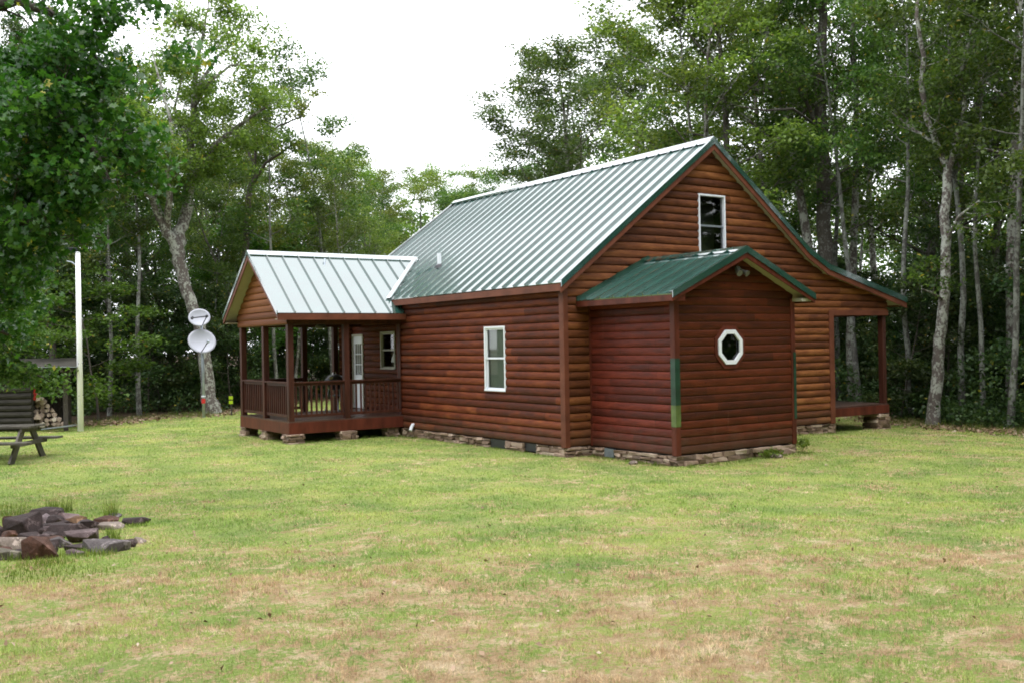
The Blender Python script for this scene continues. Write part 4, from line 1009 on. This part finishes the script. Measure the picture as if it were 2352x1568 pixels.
# foreground tree whose boughs hang into the picture from the left
base = ground_at_depth(-260, 13.5)
hero('overhanging_tree', 'large dark tree hanging its near boughs over the left edge of the picture', base, [
    ([(-260, 1230, 13.5), (-250, 900, 13.5), (-235, 600, 13.5), (-230, 300, 13.5), (-220, 0, 13.5), (-200, -300, 13.5)], [.30, .25, .22, .19, .15, .10], .8),
    ([(-235, 650, 13.5), (-120, 560, 13.2), (-20, 520, 13), (60, 510, 12.8), (120, 540, 12.7)], [.11, .09, .07, .045, .015], 1.6),
    ([(-230, 400, 13.5), (-110, 300, 13), (20, 230, 12.6), (120, 250, 12.4), (210, 330, 12.2), (255, 420, 12.1)], [.12, .10, .08, .06, .04, .012], 3.0),
    ([(-225, 150, 13.5), (-90, 40, 13.2), (40, 0, 13), (140, 40, 13), (205, 100, 12.8), (240, 180, 12.6)], [.11, .09, .07, .05, .035, .012], 1.3),
    ([(-215, -50, 13.5), (-60, -140, 13), (100, -120, 12.6), (230, -60, 12.4), (320, -10, 12.2), (385, 20, 12.1)], [.11, .09, .07, .05, .03, .01], 1.0),
    ([(-240, 800, 13.5), (-150, 740, 13.6), (-60, 730, 13.8), (20, 770, 14)], [.08, .06, .04, .015], 1.6)],
    M['leaf_near'], M['bark_dark'], .098, 34, .30, 25, sub=5, Lsub=1.0, dens=.34, flat=.7, lobed=True,
    extra=((-10, 190, 13.2, 90, 90, 1.2, 34), (120, 120, 12.9, 80, 60, .8, 22), (215, 70, 12.6, 60, 40, .6, 9), (120, 340, 13, 110, 110, 1.2, 80), (20, 440, 13.5, 140, 130, 1.3, 80), (180, 430, 12.6, 75, 85, .8, 40), (60, 560, 13.4, 90, 60, 1, 26), (-10, 620, 13.6, 100, 80, 1.2, 36),
           (235, 250, 12.4, 40, 60, .6, 12), (262, 160, 12.4, 30, 40, .5, 5), (330, 8, 12.2, 40, 16, .5, 5), (230, 20, 12.4, 60, 25, .5, 7)))
base2 = ground_at_depth(-180, 22)
hero('low_bough_tree', 'leafy tree whose low bough hangs in front of the woodshed at the left edge', base2, [
    ([(-180, 1010, 22), (-170, 800, 22), (-165, 600, 22), (-160, 400, 22)], [.20, .17, .15, .10], .8),
    ([(-170, 760, 22), (-80, 740, 22), (-10, 770, 22), (40, 830, 22), (100, 868, 22), (125, 880, 22)], [.09, .07, .055, .04, .02, .01], 1.2),
    ([(-168, 680, 22), (-90, 650, 21.6), (0, 690, 21.5), (50, 760, 21.4)], [.08, .06, .04, .012], 1.4),
    ([(-165, 560, 22), (-60, 560, 22.3), (20, 590, 22.6), (90, 620, 22.8)], [.08, .06, .04, .012], 1.0)],
    M['leaf_a'], M['bark_dark'], .10, 44, .32, 26, sub=5, Lsub=.65, dens=.4,
    extra=((10, 760, 22, 100, 60, 1, 36), (45, 862, 22, 80, 22, .8, 22), (10, 690, 22, 90, 60, 1, 24), (-20, 840, 22, 60, 50, 1, 16)))

# undergrowth at the wood edge and the distant wood: masses nobody could count
def undergrowth():
    rs = np.random.RandomState(77); C = []; Rr = []
    n = 0
    for (p0, p1, d0, d1, k, hmax) in ((-350, 640, 36.3, 48, 800, 1.7), (600, 1150, 42, 60, 500, 3.0), (1850, 2800, 30, 48, 1100, 2.0), (2050, 2850, 25.5, 31, 420, .8), (2200, 3300, 22, 30, 300, 2.2)):
        px = p0+(p1-p0)*rs.rand(k); dep = d0+(d1-d0)*rs.rand(k)
        for a, b in zip(px, dep):
            g = ground_at_depth(a, b)
            hh = rs.rand()**1.3*hmax*min(1, .25+(b-d0)/5)
            C.append((g.x, g.y, g.z+.1+hh)); Rr.append(.35+.35*rs.rand())
    C = np.array(C); Rr = np.array(Rr); ok = lawn_sd(C[:, 0], C[:, 1]) < -.25; C = C[ok]; Rr = Rr[ok]
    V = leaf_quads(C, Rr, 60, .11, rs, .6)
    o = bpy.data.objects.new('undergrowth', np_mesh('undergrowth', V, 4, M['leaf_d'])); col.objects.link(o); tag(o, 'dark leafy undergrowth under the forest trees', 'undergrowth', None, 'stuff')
    C = []; Rr = []
    for _ in range(3600):
        px = rs.uniform(-900, 3300); dep = rs.uniform(68, 92); g = ground_at_depth(px, dep)
        if 600 < px < 1250: top = h_for(px, dep, 470+rs.rand()*50)
        elif px <= 600: top = h_for(px, dep, 330+rs.rand()*60)
        else: top = 15+rs.rand()*4 if px > 1500 else h_for(px, dep, 330)
        C.append((g.x, g.y, g.z+rs.rand()**.8*top)); Rr.append(1.0+rs.rand())
    V = leaf_quads(np.array(C), np.array(Rr), 52, .34, rs, .8)
    o = bpy.data.objects.new('distant_wood', np_mesh('distant_wood', V, 4, M['leaf_a'])); col.objects.link(o); tag(o, 'far wood closing the view behind the trees', 'wood', None, 'stuff')
undergrowth()
# trees behind the photographer, seen only in reflections and as shade on the gable side
def rear_wood():
    rs = np.random.RandomState(123); k = 6500
    a = rs.uniform(R(75), R(285), k); a = a-YAW; rad = rs.uniform(20, 34, k)   # bearings behind and beside the lawn
    X = CAM.x+rad*np.cos(math.pi/2+a); Y = CAM.y+rad*np.sin(math.pi/2+a)
    a2 = rs.rand(900); X = np.concatenate([X, 11.5+rs.rand(900)*11]); Y = np.concatenate([Y, -5.5-a2*22])
    Z = gz_np(X, Y)+rs.rand(len(X))**.9*(18+3*np.sin(X*.7+Y*.4))
    V = leaf_quads(np.stack([X, Y, Z], -1), .8+.7*rs.rand(len(X)), 40, .52, rs, .8)
    o = bpy.data.objects.new('rear_wood', np_mesh('rear_wood', V, 4, M['leaf_a'])); col.objects.link(o); tag(o, 'wood on the near side of the clearing', 'wood', None, 'stuff')
rear_wood()

#PART3
HAZE = 0
# ------------------------------------------------------------------ yard things
def lathe(mb, c, axis, prof, k=24):
    c = Vector(c); ax = Vector(axis).normalized(); a = ax.cross(Vector((0,0,1)) if abs(ax.z) < .9 else Vector((1,0,0))).normalized(); b = ax.cross(a); n0 = len(mb.v)
    for r_, h in prof:
        for j in range(k):
            t = 2*math.pi*j/k; mb.v.append(tuple(c+ax*h+(a*math.cos(t)+b*math.sin(t))*r_))
    for i in range(len(prof)-1):
        for j in range(k):
            q = n0+i*k; mb.f.append((q+j, q+(j+1) % k, q+k+(j+1) % k, q+k+j))
    mb.f.append(tuple(n0+(len(prof)-1)*k+j for j in range(k))); mb.f.append(tuple(n0+j for j in reversed(range(k))))
    return mb
# satellite dishes on one mast
DD = 34.3
mp = at_ground(467, 961); mp = ground_at_depth(467, DD)
mast = thing('satellite_dish_mast', mp, 'two pale satellite dishes one above the other on a steel mast', 'satellite dish')
MB().tube([mp+Vector((0,0,-.3)), mp+Vector((0,0,1.6)), mp+Vector((-.02,0,3.45))], [.055, .052, .04], 12).build('mast', M['galv'], mast, smooth_=True)
MB().tube([mp+Vector((0,0,.50)), mp+Vector((0,0,.66))], .068, 12).build('red_tape', M['red'], mast)
MB().tube([mp+Vector((0,0,.72)), mp+Vector((0,0,.76))], .075, 12).build('clamp', M['white'], mast)
def dish(c, w, h, roll, depth, two):
    c = Vector(c); fwd = (CAM-c).normalized(); fwd = (fwd+Vector((0,0,.34))+_r*.18).normalized()
    rt_ = Vector((0,0,1)).cross(fwd).normalized(); upv = fwd.cross(rt_)
    ca, sa = math.cos(roll), math.sin(roll); rt2 = rt_*ca+upv*sa; up2 = upv*ca-rt_*sa
    mb = MB(); n = 28; rings = 6; n0 = len(mb.v)
    for side, off in ((1, 0), (0, -.02)):
        for i in range(rings+1):
            q = i/rings
            for j in range(n):
                t = 2*math.pi*j/n; mb.v.append(tuple(c+rt2*(w*q*math.cos(t))+up2*(h*q*math.sin(t))+fwd*(depth*(q*q-1)+off)))
    for s_ in range(2):
        o_ = n0+s_*(rings+1)*n
        for i in range(rings):
            for j in range(n): mb.f.append((o_+i*n+j, o_+i*n+(j+1) % n, o_+(i+1)*n+(j+1) % n, o_+(i+1)*n+j))
    o1 = n0+rings*n; o2 = n0+(rings+1)*n+rings*n
    for j in range(n): mb.f.append((o1+j, o1+(j+1) % n, o2+(j+1) % n, o2+j))
    d_ = mb.build('dish', M['dish'], mast, smooth_=True)
    low = c-up2*h*.92; foc = c+fwd*.42+up2*(-.12)+rt2*.16
    MB().tube([low-fwd*.05+rt2*.05, foc], .016, 8).build('arm', M['black'], d_)
    lb = MB().tube([foc-fwd*.05, foc+fwd*.03, foc+fwd*.07], [.045, .05, .03], 10)
    if two: lb.obox(foc+rt2*-.26+fwd*.0, rt2*.28, up2*.018, fwd*.018); lb.tube([foc-rt2*.48-fwd*.04, foc-rt2*.48+fwd*.05], [.05, .045], 10)
    lb.build('receiver', M['galv'] if not two else M['black'], d_)
    bk = MB().obox(c-fwd*(depth+.13), rt_*.08, (0,0,.1), fwd*.08); bk.tube([c-fwd*(depth+.05), Vector((mp.x, mp.y, c.z-.05))], .035, 8); bk.build('bracket', M['black'], d_)
c1 = at(458, 729, DD-.25); c2 = at(464, 783, DD-.3)
dish(c1, .37, .31, .12, .07, True); dish(c2, .47, .425, -.25, .09, False)

# tall white pole with a dark lamp
pb = ground_at_depth(184, 29.6)
wp = thing('white_pole', pb, 'tall plain white pole with a dark lamp box on top, standing by the woodshed', 'pole')
tp = Vector((pb.x-.0, pb.y, 5.03))
MB().tube([pb+Vector((0,0,-.3)), Vector((pb.x, pb.y, 3.2)), tp], [.088, .078, .066], 16).build('pole', M['pole'], wp, smooth_=True)
MB().obox(tp-_r*.22+Vector((0,0,.06)), _r*.17, Vector((_f.x, _f.y, 0)).normalized()*.10, (0,0,.07)).build('lamp_box', M['black'], wp, bevel=.01)
MB().tube([tp+Vector((0,0,-.44)), tp-_r*.18+Vector((0,0,-.30)), tp-_r*.33+Vector((0,0,-.27))], [.022, .022, .018], 8).build('brace', M['galv'], wp)
for zz in (1.05, 2.0): MB().tube([pb+Vector((0,0,zz))+_r*.1, pb+Vector((0,0,zz-.02))-_r*.0+_f*-.09, pb+Vector((0,0,zz-.04))-_r*.1], .008, 6).build('strap', M['black'], wp)

# yellow marker
ym = ground_at_depth(531, 35.3)
yt = thing('marker_post', ym, 'small post with two bright yellow panels at the wood edge left of the porch', 'marker')
MB().tube([ym+Vector((0,0,-.2)), ym+Vector((0,0,.76))], .03, 8).build('post', M['bark_dark'], yt)
for zz in (.47, .63): MB().obox(ym+Vector((0,0,zz))-_f*.06, _r*.07, _f*.012, (0,0,.058)).build('yellow_panel', M['yellow'], yt, bevel=.004)

# picnic table
pt_c = at_ground(40, 1052)
ax_ = Vector((_r.x, _r.y, 0)).normalized(); ay_ = Vector((_f.x, _f.y, 0)).normalized(); PDp = 21.0
def PL(lat, dep, z):    # point at given sideways offset and depth from the camera
    p = Vector((CAM.x, CAM.y, 0))+ax_*lat+ay_*dep; return Vector((p.x, p.y, z))
end = -9.92; mid = PL(end-.9, PDp, 0); g0 = gz(mid.x, mid.y)
pt = thing('picnic_table', (mid.x, mid.y, g0), 'weathered grey wooden picnic table at the left edge of the lawn', 'picnic table')
tt = MB()
for k in range(5): tt.obox(PL(end-1.10, PDp-.30+k*.15, g0+.73), ax_*.95, ay_*.068, (0,0,.022))
tt.build('tabletop', M['greywoodh'], pt, bevel=.005)
for sg in (-1, 1):
    sb = MB()
    for k in (0, 1): sb.obox(PL(end-.95, PDp+sg*(.62+k*.15), g0+.43), ax_*.97, ay_*.068, (0,0,.022))
    sb.build('bench', M['greywoodh'], pt, bevel=.005)
for lx in (end-.36, end-1.75):
    for sg in (-1, 1):
        a, b = PL(lx, PDp+sg*.18, g0+.70), PL(lx, PDp+sg*.72, g0-.02); dv = (b-a); L_ = dv.length; dv /= L_
        MB().obox((a+b)/2, dv*L_/2, ax_*.022, dv.cross(ax_)*.085).build('leg', M['greywoodh'], pt)
    MB().obox(PL(lx+.045, PDp, g0+.38), ax_*.02, ay_*.76, (0,0,.045)).build('crossbar', M['greywoodh'], pt)
    MB().obox(PL(lx+.045, PDp, g0+.67), ax_*.02, ay_*.36, (0,0,.04)).build('crossbar', M['greywoodh'], pt)

# woodshed
sdp = 30.3; sl, sr_ = -14.9, -13.27
def SP(px, dep, z): p = at(px, 900, dep); return Vector((p.x, p.y, z))
gs_ = gz(*SP(100, 30.5, 0)[:2])
ws = thing('woodshed', SP(60, 30.5, gs_), 'dark open fronted woodshed with a lean-to roof left of the white pole', 'shed')
wl = MB(); k = 0
while k < 8:
    z = gs_+.05+k*.185; a, b = SP(-260, 29.6, z+.09), SP(74, 29.6, z+.09); d_ = (b-a)
    wl.tube([a, b], .10, 10); k += 1
wl.build('log_wall', M['greywood'], ws)
bw = MB(); a, b = SP(70, 32.2, 0), SP(160, 32.2, 0); u_ = (b-a).normalized(); nrm = Vector((-u_.y, u_.x, 0)); n_b = 9
for i in range(n_b):
    c = a+(b-a)*((i+.5)/n_b); bw.obox((c.x, c.y, gs_+.9), u_*((b-a).length/n_b/2-.006), nrm*.012, (0,0,.9))
bw.build('back_wall', M['bark_dark'], ws)
sw = MB(); a, b = SP(72, 29.7, 0), SP(70, 32.2, 0); u2 = (b-a).normalized(); sw.obox(((a.x+b.x)/2, (a.y+b.y)/2, gs_+.9), u2*(b-a).length/2, Vector((-u2.y, u2.x, 0))*.02, (0,0,.9)); sw.build('side_wall', M['bark_dark'], ws)
for px, dep in ((150, 29.9), (158, 32.1)): p = SP(px, dep, 0); MB().box((p.x-.06, p.y-.06, gs_-.1), (p.x+.06, p.y+.06, gs_+1.8)).build('post', M['bark_dark'], ws)
rf_ = MB(); A, B, C_, D_ = SP(-260, 29.2, gs_+1.90), SP(178, 29.2, gs_+1.86), SP(182, 32.6, gs_+2.12), SP(-240, 32.6, gs_+2.12)
rf_.prism([A, B, C_, D_], (0, 0, .03)); rf_.build('roof', M['greywood'], ws); MB().prism([A+Vector((0,0,.032)), B+Vector((0,0,.032)), B+Vector((0,0,.055)), A+Vector((0,0,.055))], -_f*.05).build('drip_edge', M['galv'], ws)
for px in (72, 95, 118, 142, 165, 40, 10): MB().tube([SP(px, 29.25, gs_+1.80), SP(px+2, 32.5, gs_+2.03)], .045, 6).build('rafter', M['greywoodh'], ws)
MB().obox((SP(130, 29.6, gs_+.10)+SP(140, 29.6, gs_+.14))/2, ax_*.48+Vector((0,0,.05)), ay_*.14, (0,0,.015)).build('floor_board', M['galv'], ws)
# firewood, each split log a thing of its own
M['firewood'] = stone_mat('split_wood', [(.1, (.20,.14,.10)), (.4, (.40,.31,.24)), (.6, (.58,.48,.38)), (.85, (.75,.66,.55))], 5, .8)
rw = random.Random(9); cnt = 0
def log_piece(p, r_, L_, dirv, label, grp):
    dirv = Vector(dirv).normalized(); a = dirv.cross(Vector((0,0,1))).normalized(); b = a.cross(dirv); kk = rw.choice((3, 4, 7, 8))
    off = rw.uniform(0, 6.28); mb = MB(); n0 = 0
    for e in (-.5, .5):
        for j in range(kk):
            t = off+2*math.pi*j/kk; rr = r_*rw.uniform(.85, 1.1); mb.v.append(tuple(p+dirv*L_*e+(a*math.cos(t)+b*math.sin(t))*rr))
    mb.f = [tuple(range(kk-1, -1, -1)), tuple(range(kk, 2*kk))]+[(j, (j+1) % kk, kk+(j+1) % kk, kk+j) for j in range(kk)]
    o = mb.build('firewood_log', M['firewood'], None, origin=p, bevel=.008); return tag(o, label, 'log', grp)
dtc = (CAM-SP(110, 30.2, 0)); dtc.z = 0; dtc.normalize()
for lev in range(7):
    x0 = 82+lev*1.0; x1 = 148-lev*9.5
    px = x0
    while px < x1:
        r_ = rw.uniform(.055, .085)*(1.25 if px < 100 else 1)
        p = SP(px, 30.35+rw.uniform(-.12, .12), gs_+.17+lev*.135+rw.uniform(-.015, .015)); cnt += 1
        log_piece(p, r_, .45, dtc+Vector((rw.uniform(-.15, .15), rw.uniform(-.15, .15), 0)), 'split firewood log in the heap inside the open woodshed', 'firewood heap in the woodshed')
        px += r_*2/30*2282*1.0*.98
b_ = log_piece(SP(85, 29.95, gs_+.42), .15, .4, dtc, 'large round end of a light log at the front left of the firewood heap', None)
b_ = log_piece(SP(89, 30.0, gs_+.98), .15, .4, dtc, 'big pale split log topping the firewood heap beside the red canister', None)
rcn = SP(77, 29.85, gs_+.92)
rc_ = thing('red_canister', rcn, 'red and white canister standing on the firewood in the woodshed', 'canister')
lathe(MB(), rcn, (0,0,1), [(.085, 0), (.09, .04), (.09, .30), (.06, .36), (.05, .38)], 16).build('canister_body', M['red'], rc_)
lathe(MB(), rcn+Vector((0,0,.38)), (0,0,1), [(.055, 0), (.06, .03), (.055, .10), (.02, .13)], 16).build('cap', M['white'], rc_)

# grill on the porch
gp = Vector((-.56, 9.72, DZ))
gr = thing('kettle_grill', gp, 'round black kettle grill in the far corner of the left porch', 'grill')
gc = gp+Vector((0, 0, .80))
lathe(MB(), gc, (0,0,1), [(.06, -.24), (.17, -.20), (.25, -.10), (.275, 0)], 24).build('bowl', M['black'], gr, smooth_=True)
gl_ = lathe(MB(), gc, (0,0,1), [(.28, .0), (.275, .06), (.22, .15), (.12, .20), (.02, .215)], 24).build('lid', M['black'], gr, smooth_=True)
MB().tube([gc+Vector((-.05,0,.20)), gc+Vector((-.04,0,.26)), gc+Vector((.04,0,.26)), gc+Vector((.05,0,.20))], .014, 8).build('handle', M['chrome'], gl_)
lathe(MB(), gc+Vector((-.17,-.17,.10)), (-.5,-.5,.6), [(.05, 0), (.05, .015)], 14).build('vent_cap', M['chrome'], gl_)
for k in range(3):
    t_ = 2.1*k+.4; MB().tube([gc+Vector((.16*math.cos(t_), .16*math.sin(t_), -.16)), gp+Vector((.28*math.cos(t_), .28*math.sin(t_), 0))], .014, 8).build('leg', M['galv'], gr)
lathe(MB(), gc+Vector((0,0,-.42)), (0,0,1), [(.02, 0), (.13, .03), (.14, .05)], 18).build('ash_catcher', M['galv'], gr)

# rock pile
RK = {'mauve': ((.15,.12,.14), (.26,.22,.25)), 'dark': ((.035,.025,.028), (.10,.07,.075)), 'lilac': ((.30,.28,.36), (.50,.48,.56)), 'pink': ((.28,.22,.26), (.52,.46,.50)),
      'tan': ((.16,.10,.05), (.34,.22,.12)), 'grey': ((.10,.10,.12), (.24,.24,.27)), 'moss': ((.12,.13,.10), (.30,.32,.27)), 'rust': ((.09,.045,.03), (.19,.09,.055)), 'pale': ((.30,.29,.27), (.58,.56,.54))}
for k_, (a_, b_) in RK.items():
    a_ = tuple(x*k for x, k in zip(a_, (.33, .27, .23))); b_ = tuple(x*k for x, k in zip(b_, (.44, .36, .32))); m = Mat('rock_'+k_); v = m.pos(obj=True); n = m.noise(v, 9, 8, .78); n2 = m.noise(v, 5, 6, .7)
    c = m.ramp(n, [(.32, a_), (.68, b_)]); c = m.mix(m.math('GREATER_THAN', n2, .60), c, tuple(min(1, x*1.5+.03) for x in b_))
    m.set(Base_Color=c, Roughness=.7); m.b.inputs['Specular IOR Level'].default_value = .3; m.bump(m.noise(v, 14, 6, .7), .9, .03); M['rock_'+k_] = m.m
rocks = [(-60,890,230,200,'mauve','flat grey-mauve rock cut by the left picture edge'), (275,850,330,270,'dark','largest dark brown block rising on the left of the rock pile'),
 (560,725,350,130,'dark','dark slab forming the back top edge of the rock pile'), (560,785,120,120,'lilac','pale lilac rounded stone in front of the dark back slab'),
 (800,765,200,110,'pink','pinkish pale rock behind the tan wedge'), (890,790,210,80,'tan','tan wedge of stone on top of the long dark slab'), (790,900,430,120,'dark','long dark brown slab across the middle of the rock pile'),
 (1000,840,150,90,'grey','small grey stone at the right end of the long dark slab'), (960,970,390,120,'mauve','rounded mauve rock below the right end of the long dark slab'),
 (120,1070,300,150,'pale','white streaked rock low at the left picture edge'), (90,1190,320,120,'moss','grey-green mossy rock under the white streaked one'), (490,1120,360,250,'rust','rust brown triangular rock at the front of the pile'),
 (720,1050,240,100,'grey','grey rock between the rust brown triangle and the dark stones'), (930,1090,260,90,'dark','dark low stone under the rounded mauve rock'), (1150,1110,580,120,'grey','long flat grey stone lying at the front right of the pile'),
 (1510,1060,170,80,'dark','small dark stone past the right tip of the long flat one'), (1260,860,310,70,'pale','flat pale grey slab sunk in the grass behind the long flat one'), (1250,790,240,80,'rust','reddish brown rock at the back right of the pile'),
 (1350,740,140,70,'grey','small grey stone on the reddish brown rock'), (1600,800,270,90,'dark','flat dark stone with a lilac top, farthest right of the pile'), (630,930,70,50,'tan','tiny tan pebble in the dark gap mid pile'),
 (480,890,90,50,'pink','tiny pink pebble beside the largest block'), (1640,1020,130,60,'pale','small pale stone in dry grass right of the pile'), (340,1020,240,140,'dark','dark broken rock below the largest block')]
rr = random.Random(31)
for k_ in range(34):
    zx = rr.choice([rr.uniform(-40, 700), rr.uniform(300, 1250)]); zy = rr.uniform(780, 1190) if zx < 900 else rr.uniform(840, 1120)
    rocks.append((zx, zy, rr.uniform(110, 210), rr.uniform(70, 120), rr.choice(('dark', 'dark', 'rust', 'mauve', 'grey')), 'small dark rock wedged into the gaps of the rock pile'))
for zx, zy, w_, h_, kk, lab in rocks:
    px = zx/3.92*.7656; py = (1360+zy/3.92)*.7656; pw2 = w_/3.92*.7656; ph = h_/3.92*.7656
    g = at_ground(px, py+ph*.5); dep = (g-CAM).dot(_f)+.18
    # rocks high in the pile stand on the ones below them, a little farther back
    s = dep/FPX; hw = pw2*s*.64; hh = ph*s*.76; c = at(px, py, dep)
    bm = bmesh.new()
    for _ in range(17):
        v = Vector((rr.gauss(0, 1), rr.gauss(0, 1), rr.gauss(0, 1))).normalized(); v = Vector([math.copysign(abs(t)**.62, t) for t in v])
        bm.verts.new((v.x*hw, v.y*max(hw*.75, hh*.9), v.z*hh))
    bmesh.ops.convex_hull(bm, input=bm.verts)
    for v in [v for v in bm.verts if not v.link_faces]: bm.verts.remove(v)
    rot = Matrix.Rotation(-YAW+rr.uniform(-.2, .2), 4, 'Z'); bm.transform(rot)
    me = bpy.data.meshes.new('rock'); bm.to_mesh(me); bm.free(); me.materials.append(M['rock_'+kk])
    o = bpy.data.objects.new('rock', me); col.objects.link(o); o.location = c; bv = o.modifiers.new('bevel', 'BEVEL'); bv.width = min(.012, hh*.15); bv.segments = 2
    tag(o, lab, 'rock', 'rocks of the pile on the lawn')
for px, py, r_, lab in ((1682*.7656, 1725*.7656, .035, 'small pale stone lying alone in the dry foreground grass'), (1900*.7656, 1390*.7656, .07, 'pale rubble stone at the right foot of the side room wall'), (2330*.7656, 1372*.7656, .10, 'pinkish white loose stone by the right corner of the side room')):
    c = at_ground(px, py); bm = bmesh.new(); bmesh.ops.create_icosphere(bm, subdivisions=2, radius=r_)
    for v in bm.verts: v.co = Vector((v.co.x*1.5, v.co.y, v.co.z*.6))*rr.uniform(.85, 1.1)
    me = bpy.data.meshes.new('stone'); bm.to_mesh(me); bm.free(); me.materials.append(M['rock_pale']); o = bpy.data.objects.new('stone', me); col.objects.link(o); o.location = c+Vector((0,0,r_*.3)); tag(o, lab, 'stone')

# weeds: taller green tufts by the rocks and the foundation, and fallen leaves
def blades(n, pts, hgt, wid, mat, name, label, cat, rs):
    V = []
    for (x, y, rad, hh, k) in pts:
        a = rs.rand(k)*6.283; r_ = rad*rs.rand(k)**.6; X = x+np.cos(a)*r_; Y = y+np.sin(a)*r_; Z = ground_z(X, Y)-.01
        an = rs.rand(k)*6.283; h = hh*(.4+.7*rs.rand(k)); w = wid*(.7+.6*rs.rand(k)); le = rs.rand(k)*.5; la = rs.rand(k)*6.283
        base = np.stack([X, Y, Z], -1); wx = np.stack([np.cos(an)*w, np.sin(an)*w, 0*w], -1)
        tip = base+np.stack([np.cos(la)*h*le, np.sin(la)*h*le, h], -1); V.append(np.stack([base-wx, base+wx, tip], 1).reshape(-1, 3))
    o = bpy.data.objects.new(name, np_mesh(name, np.concatenate(V), 3, mat)); col.objects.link(o); tag(o, label, cat, None, 'stuff')
rs = np.random.RandomState(5); pts = []
def zp(zx, zy): return at_ground(zx/3.92*.7656, (1360+zy/3.92)*.7656)
for zx, zy, rad, hh, k in ((230, 720, .35, .13, 260), (60, 650, .35, .10, 160), (640, 640, .12, .2, 90), (770, 690, .1, .26, 70), (1300, 760, .09, .30, 80), (1330, 1000, .08, .2, 80), (240, 1230, .15, .10, 160), (540, 1300, .25, .09, 300), (880, 1190, .2, .08, 200), (1130, 1190, .2, .10, 160), (1600, 850, .15, .08, 120), (640, 1450, .5, .06, 500), (120, 1400, .5, .06, 400)):
    g = zp(zx, zy); pts.append((g.x, g.y, rad, hh, k))
rs2 = random.Random(3)
for _ in range(260):
    t = rs2.random(); x, y = rs2.choice([(-.10-.1*rs2.random(), 6.9*t), (VX0-.12-.1*rs2.random(), -2.4*t), (VX0+(VX1-VX0+.3)*t, -VD-.15-.12*rs2.random()), (4+4.4*t, -.18-.15*rs2.random()), (PX+3.0*t, PY0-.02+.1*rs2.random())])
    pts.append((x, y, .07, rs2.uniform(.05, .11), 12))
for _ in range(900):
    i = rs2.randrange(3, 20); a, b = EDGE[i], EDGE[i+1] if i+1 < len(EDGE) else EDGE[0]; t = rs2.random()
    pts.append((a[0]+(b[0]-a[0])*t+rs2.gauss(0, .5), a[1]+(b[1]-a[1])*t+rs2.gauss(0, .5), .2, rs2.uniform(.08, .28), 14))
blades(0, pts, .2, .0042, M['leaf_c'], 'weeds', 'taller green weeds around the rocks, walls and wood edge', 'weeds', rs)
# leafy weeds at the right foot of the side room
C = [(VX1-.9+rs2.uniform(-.3, .2), -VD-.25+rs2.uniform(-.08, .08), -.14+rs2.uniform(0, .06)) for _ in range(9)]+[(VX1+.15+rs2.uniform(-.12, .2), -VD+.1+rs2.uniform(-.5, .3), -.10+rs2.uniform(0, .14)) for _ in range(12)]
o = bpy.data.objects.new('leafy_weeds', np_mesh('leafy_weeds', leaf_quads(np.array(C), .11, 24, .06, rs, .8), 4, M['leaf_c'])); col.objects.link(o); tag(o, 'small leafy weeds against the stone foot of the side room', 'weeds', None, 'stuff')
# dead leaves
n = 800; s = 4.5*(34/4.5)**(rs.rand(n)**.8); lat = (rs.rand(n)*2-1)*.6*s; X = CAM.x+math.sin(YAW)*s+math.cos(YAW)*lat; Y = CAM.y+math.cos(YAW)*s-math.sin(YAW)*lat
C = np.stack([X, Y, ground_z(X, Y)+.02], -1); k = ((X > -.2) & (X < 8.4) & (Y > -.2)) | ((X > .5) & (X < 4) & (Y > -2.6) & (Y < 0)) | ((X > -3.3) & (X < .5) & (Y > 6.6) & (Y < 10.4)); C = C[~k]
m = Mat('dead_leaf'); rn = m.n('ShaderNodeNewGeometry').outputs['Random Per Island']; m.set(Base_Color=m.ramp(rn, [(.1, (.15,.085,.05)), (.7, (.26,.17,.10)), (.97, (.42,.33,.25))]), Roughness=.7)
o = bpy.data.objects.new('fallen_leaves', np_mesh('fallen_leaves', leaf_quads(C, .02, 1, .038, rs, .3, 1.2), 4, m.m)); col.objects.link(o); tag(o, 'brown fallen leaves scattered over the lawn', 'leaves', None, 'stuff')
# leaf litter with pale bits along the wood edge
V = []; 
P2 = []
for _ in range(5000):
    i = rs2.randrange(2, 20); a, b = EDGE[i], EDGE[i+1] if i+1 < len(EDGE) else EDGE[0]; t = rs2.random(); x = a[0]+(b[0]-a[0])*t+rs2.gauss(0, .55); y = a[1]+(b[1]-a[1])*t+rs2.gauss(0, .55); P2.append((x, y, gz(x, y)+.02))
o = bpy.data.objects.new('leaf_litter', np_mesh('leaf_litter', leaf_quads(np.array(P2), .06, 2, .10, rs, .3, 1.6), 4, m.m)); col.objects.link(o); tag(o, 'brown leaf litter along the edge of the wood', 'leaf litter', None, 'stuff')

# ------------------------------------------------------------------ damp air
hz = MB().box((-60, -50, -2.5), (110, 110, 27)); hm = bpy.data.materials.new('damp_air'); hm.use_nodes = True; ht = hm.node_tree; ht.nodes.clear()
ho = ht.nodes.new('ShaderNodeOutputMaterial'); hv = ht.nodes.new('ShaderNodeVolumePrincipled'); hv.inputs['Color'].default_value = (.95, .97, 1, 1)
hv.inputs['Density'].default_value = HAZE; hv.inputs['Anisotropy'].default_value = .3; ht.links.new(hv.outputs[0], ho.inputs['Volume'])
if HAZE > 0: tag(hz.build('haze', hm), 'thin pale rain mist between the trees', 'haze', None, 'stuff')
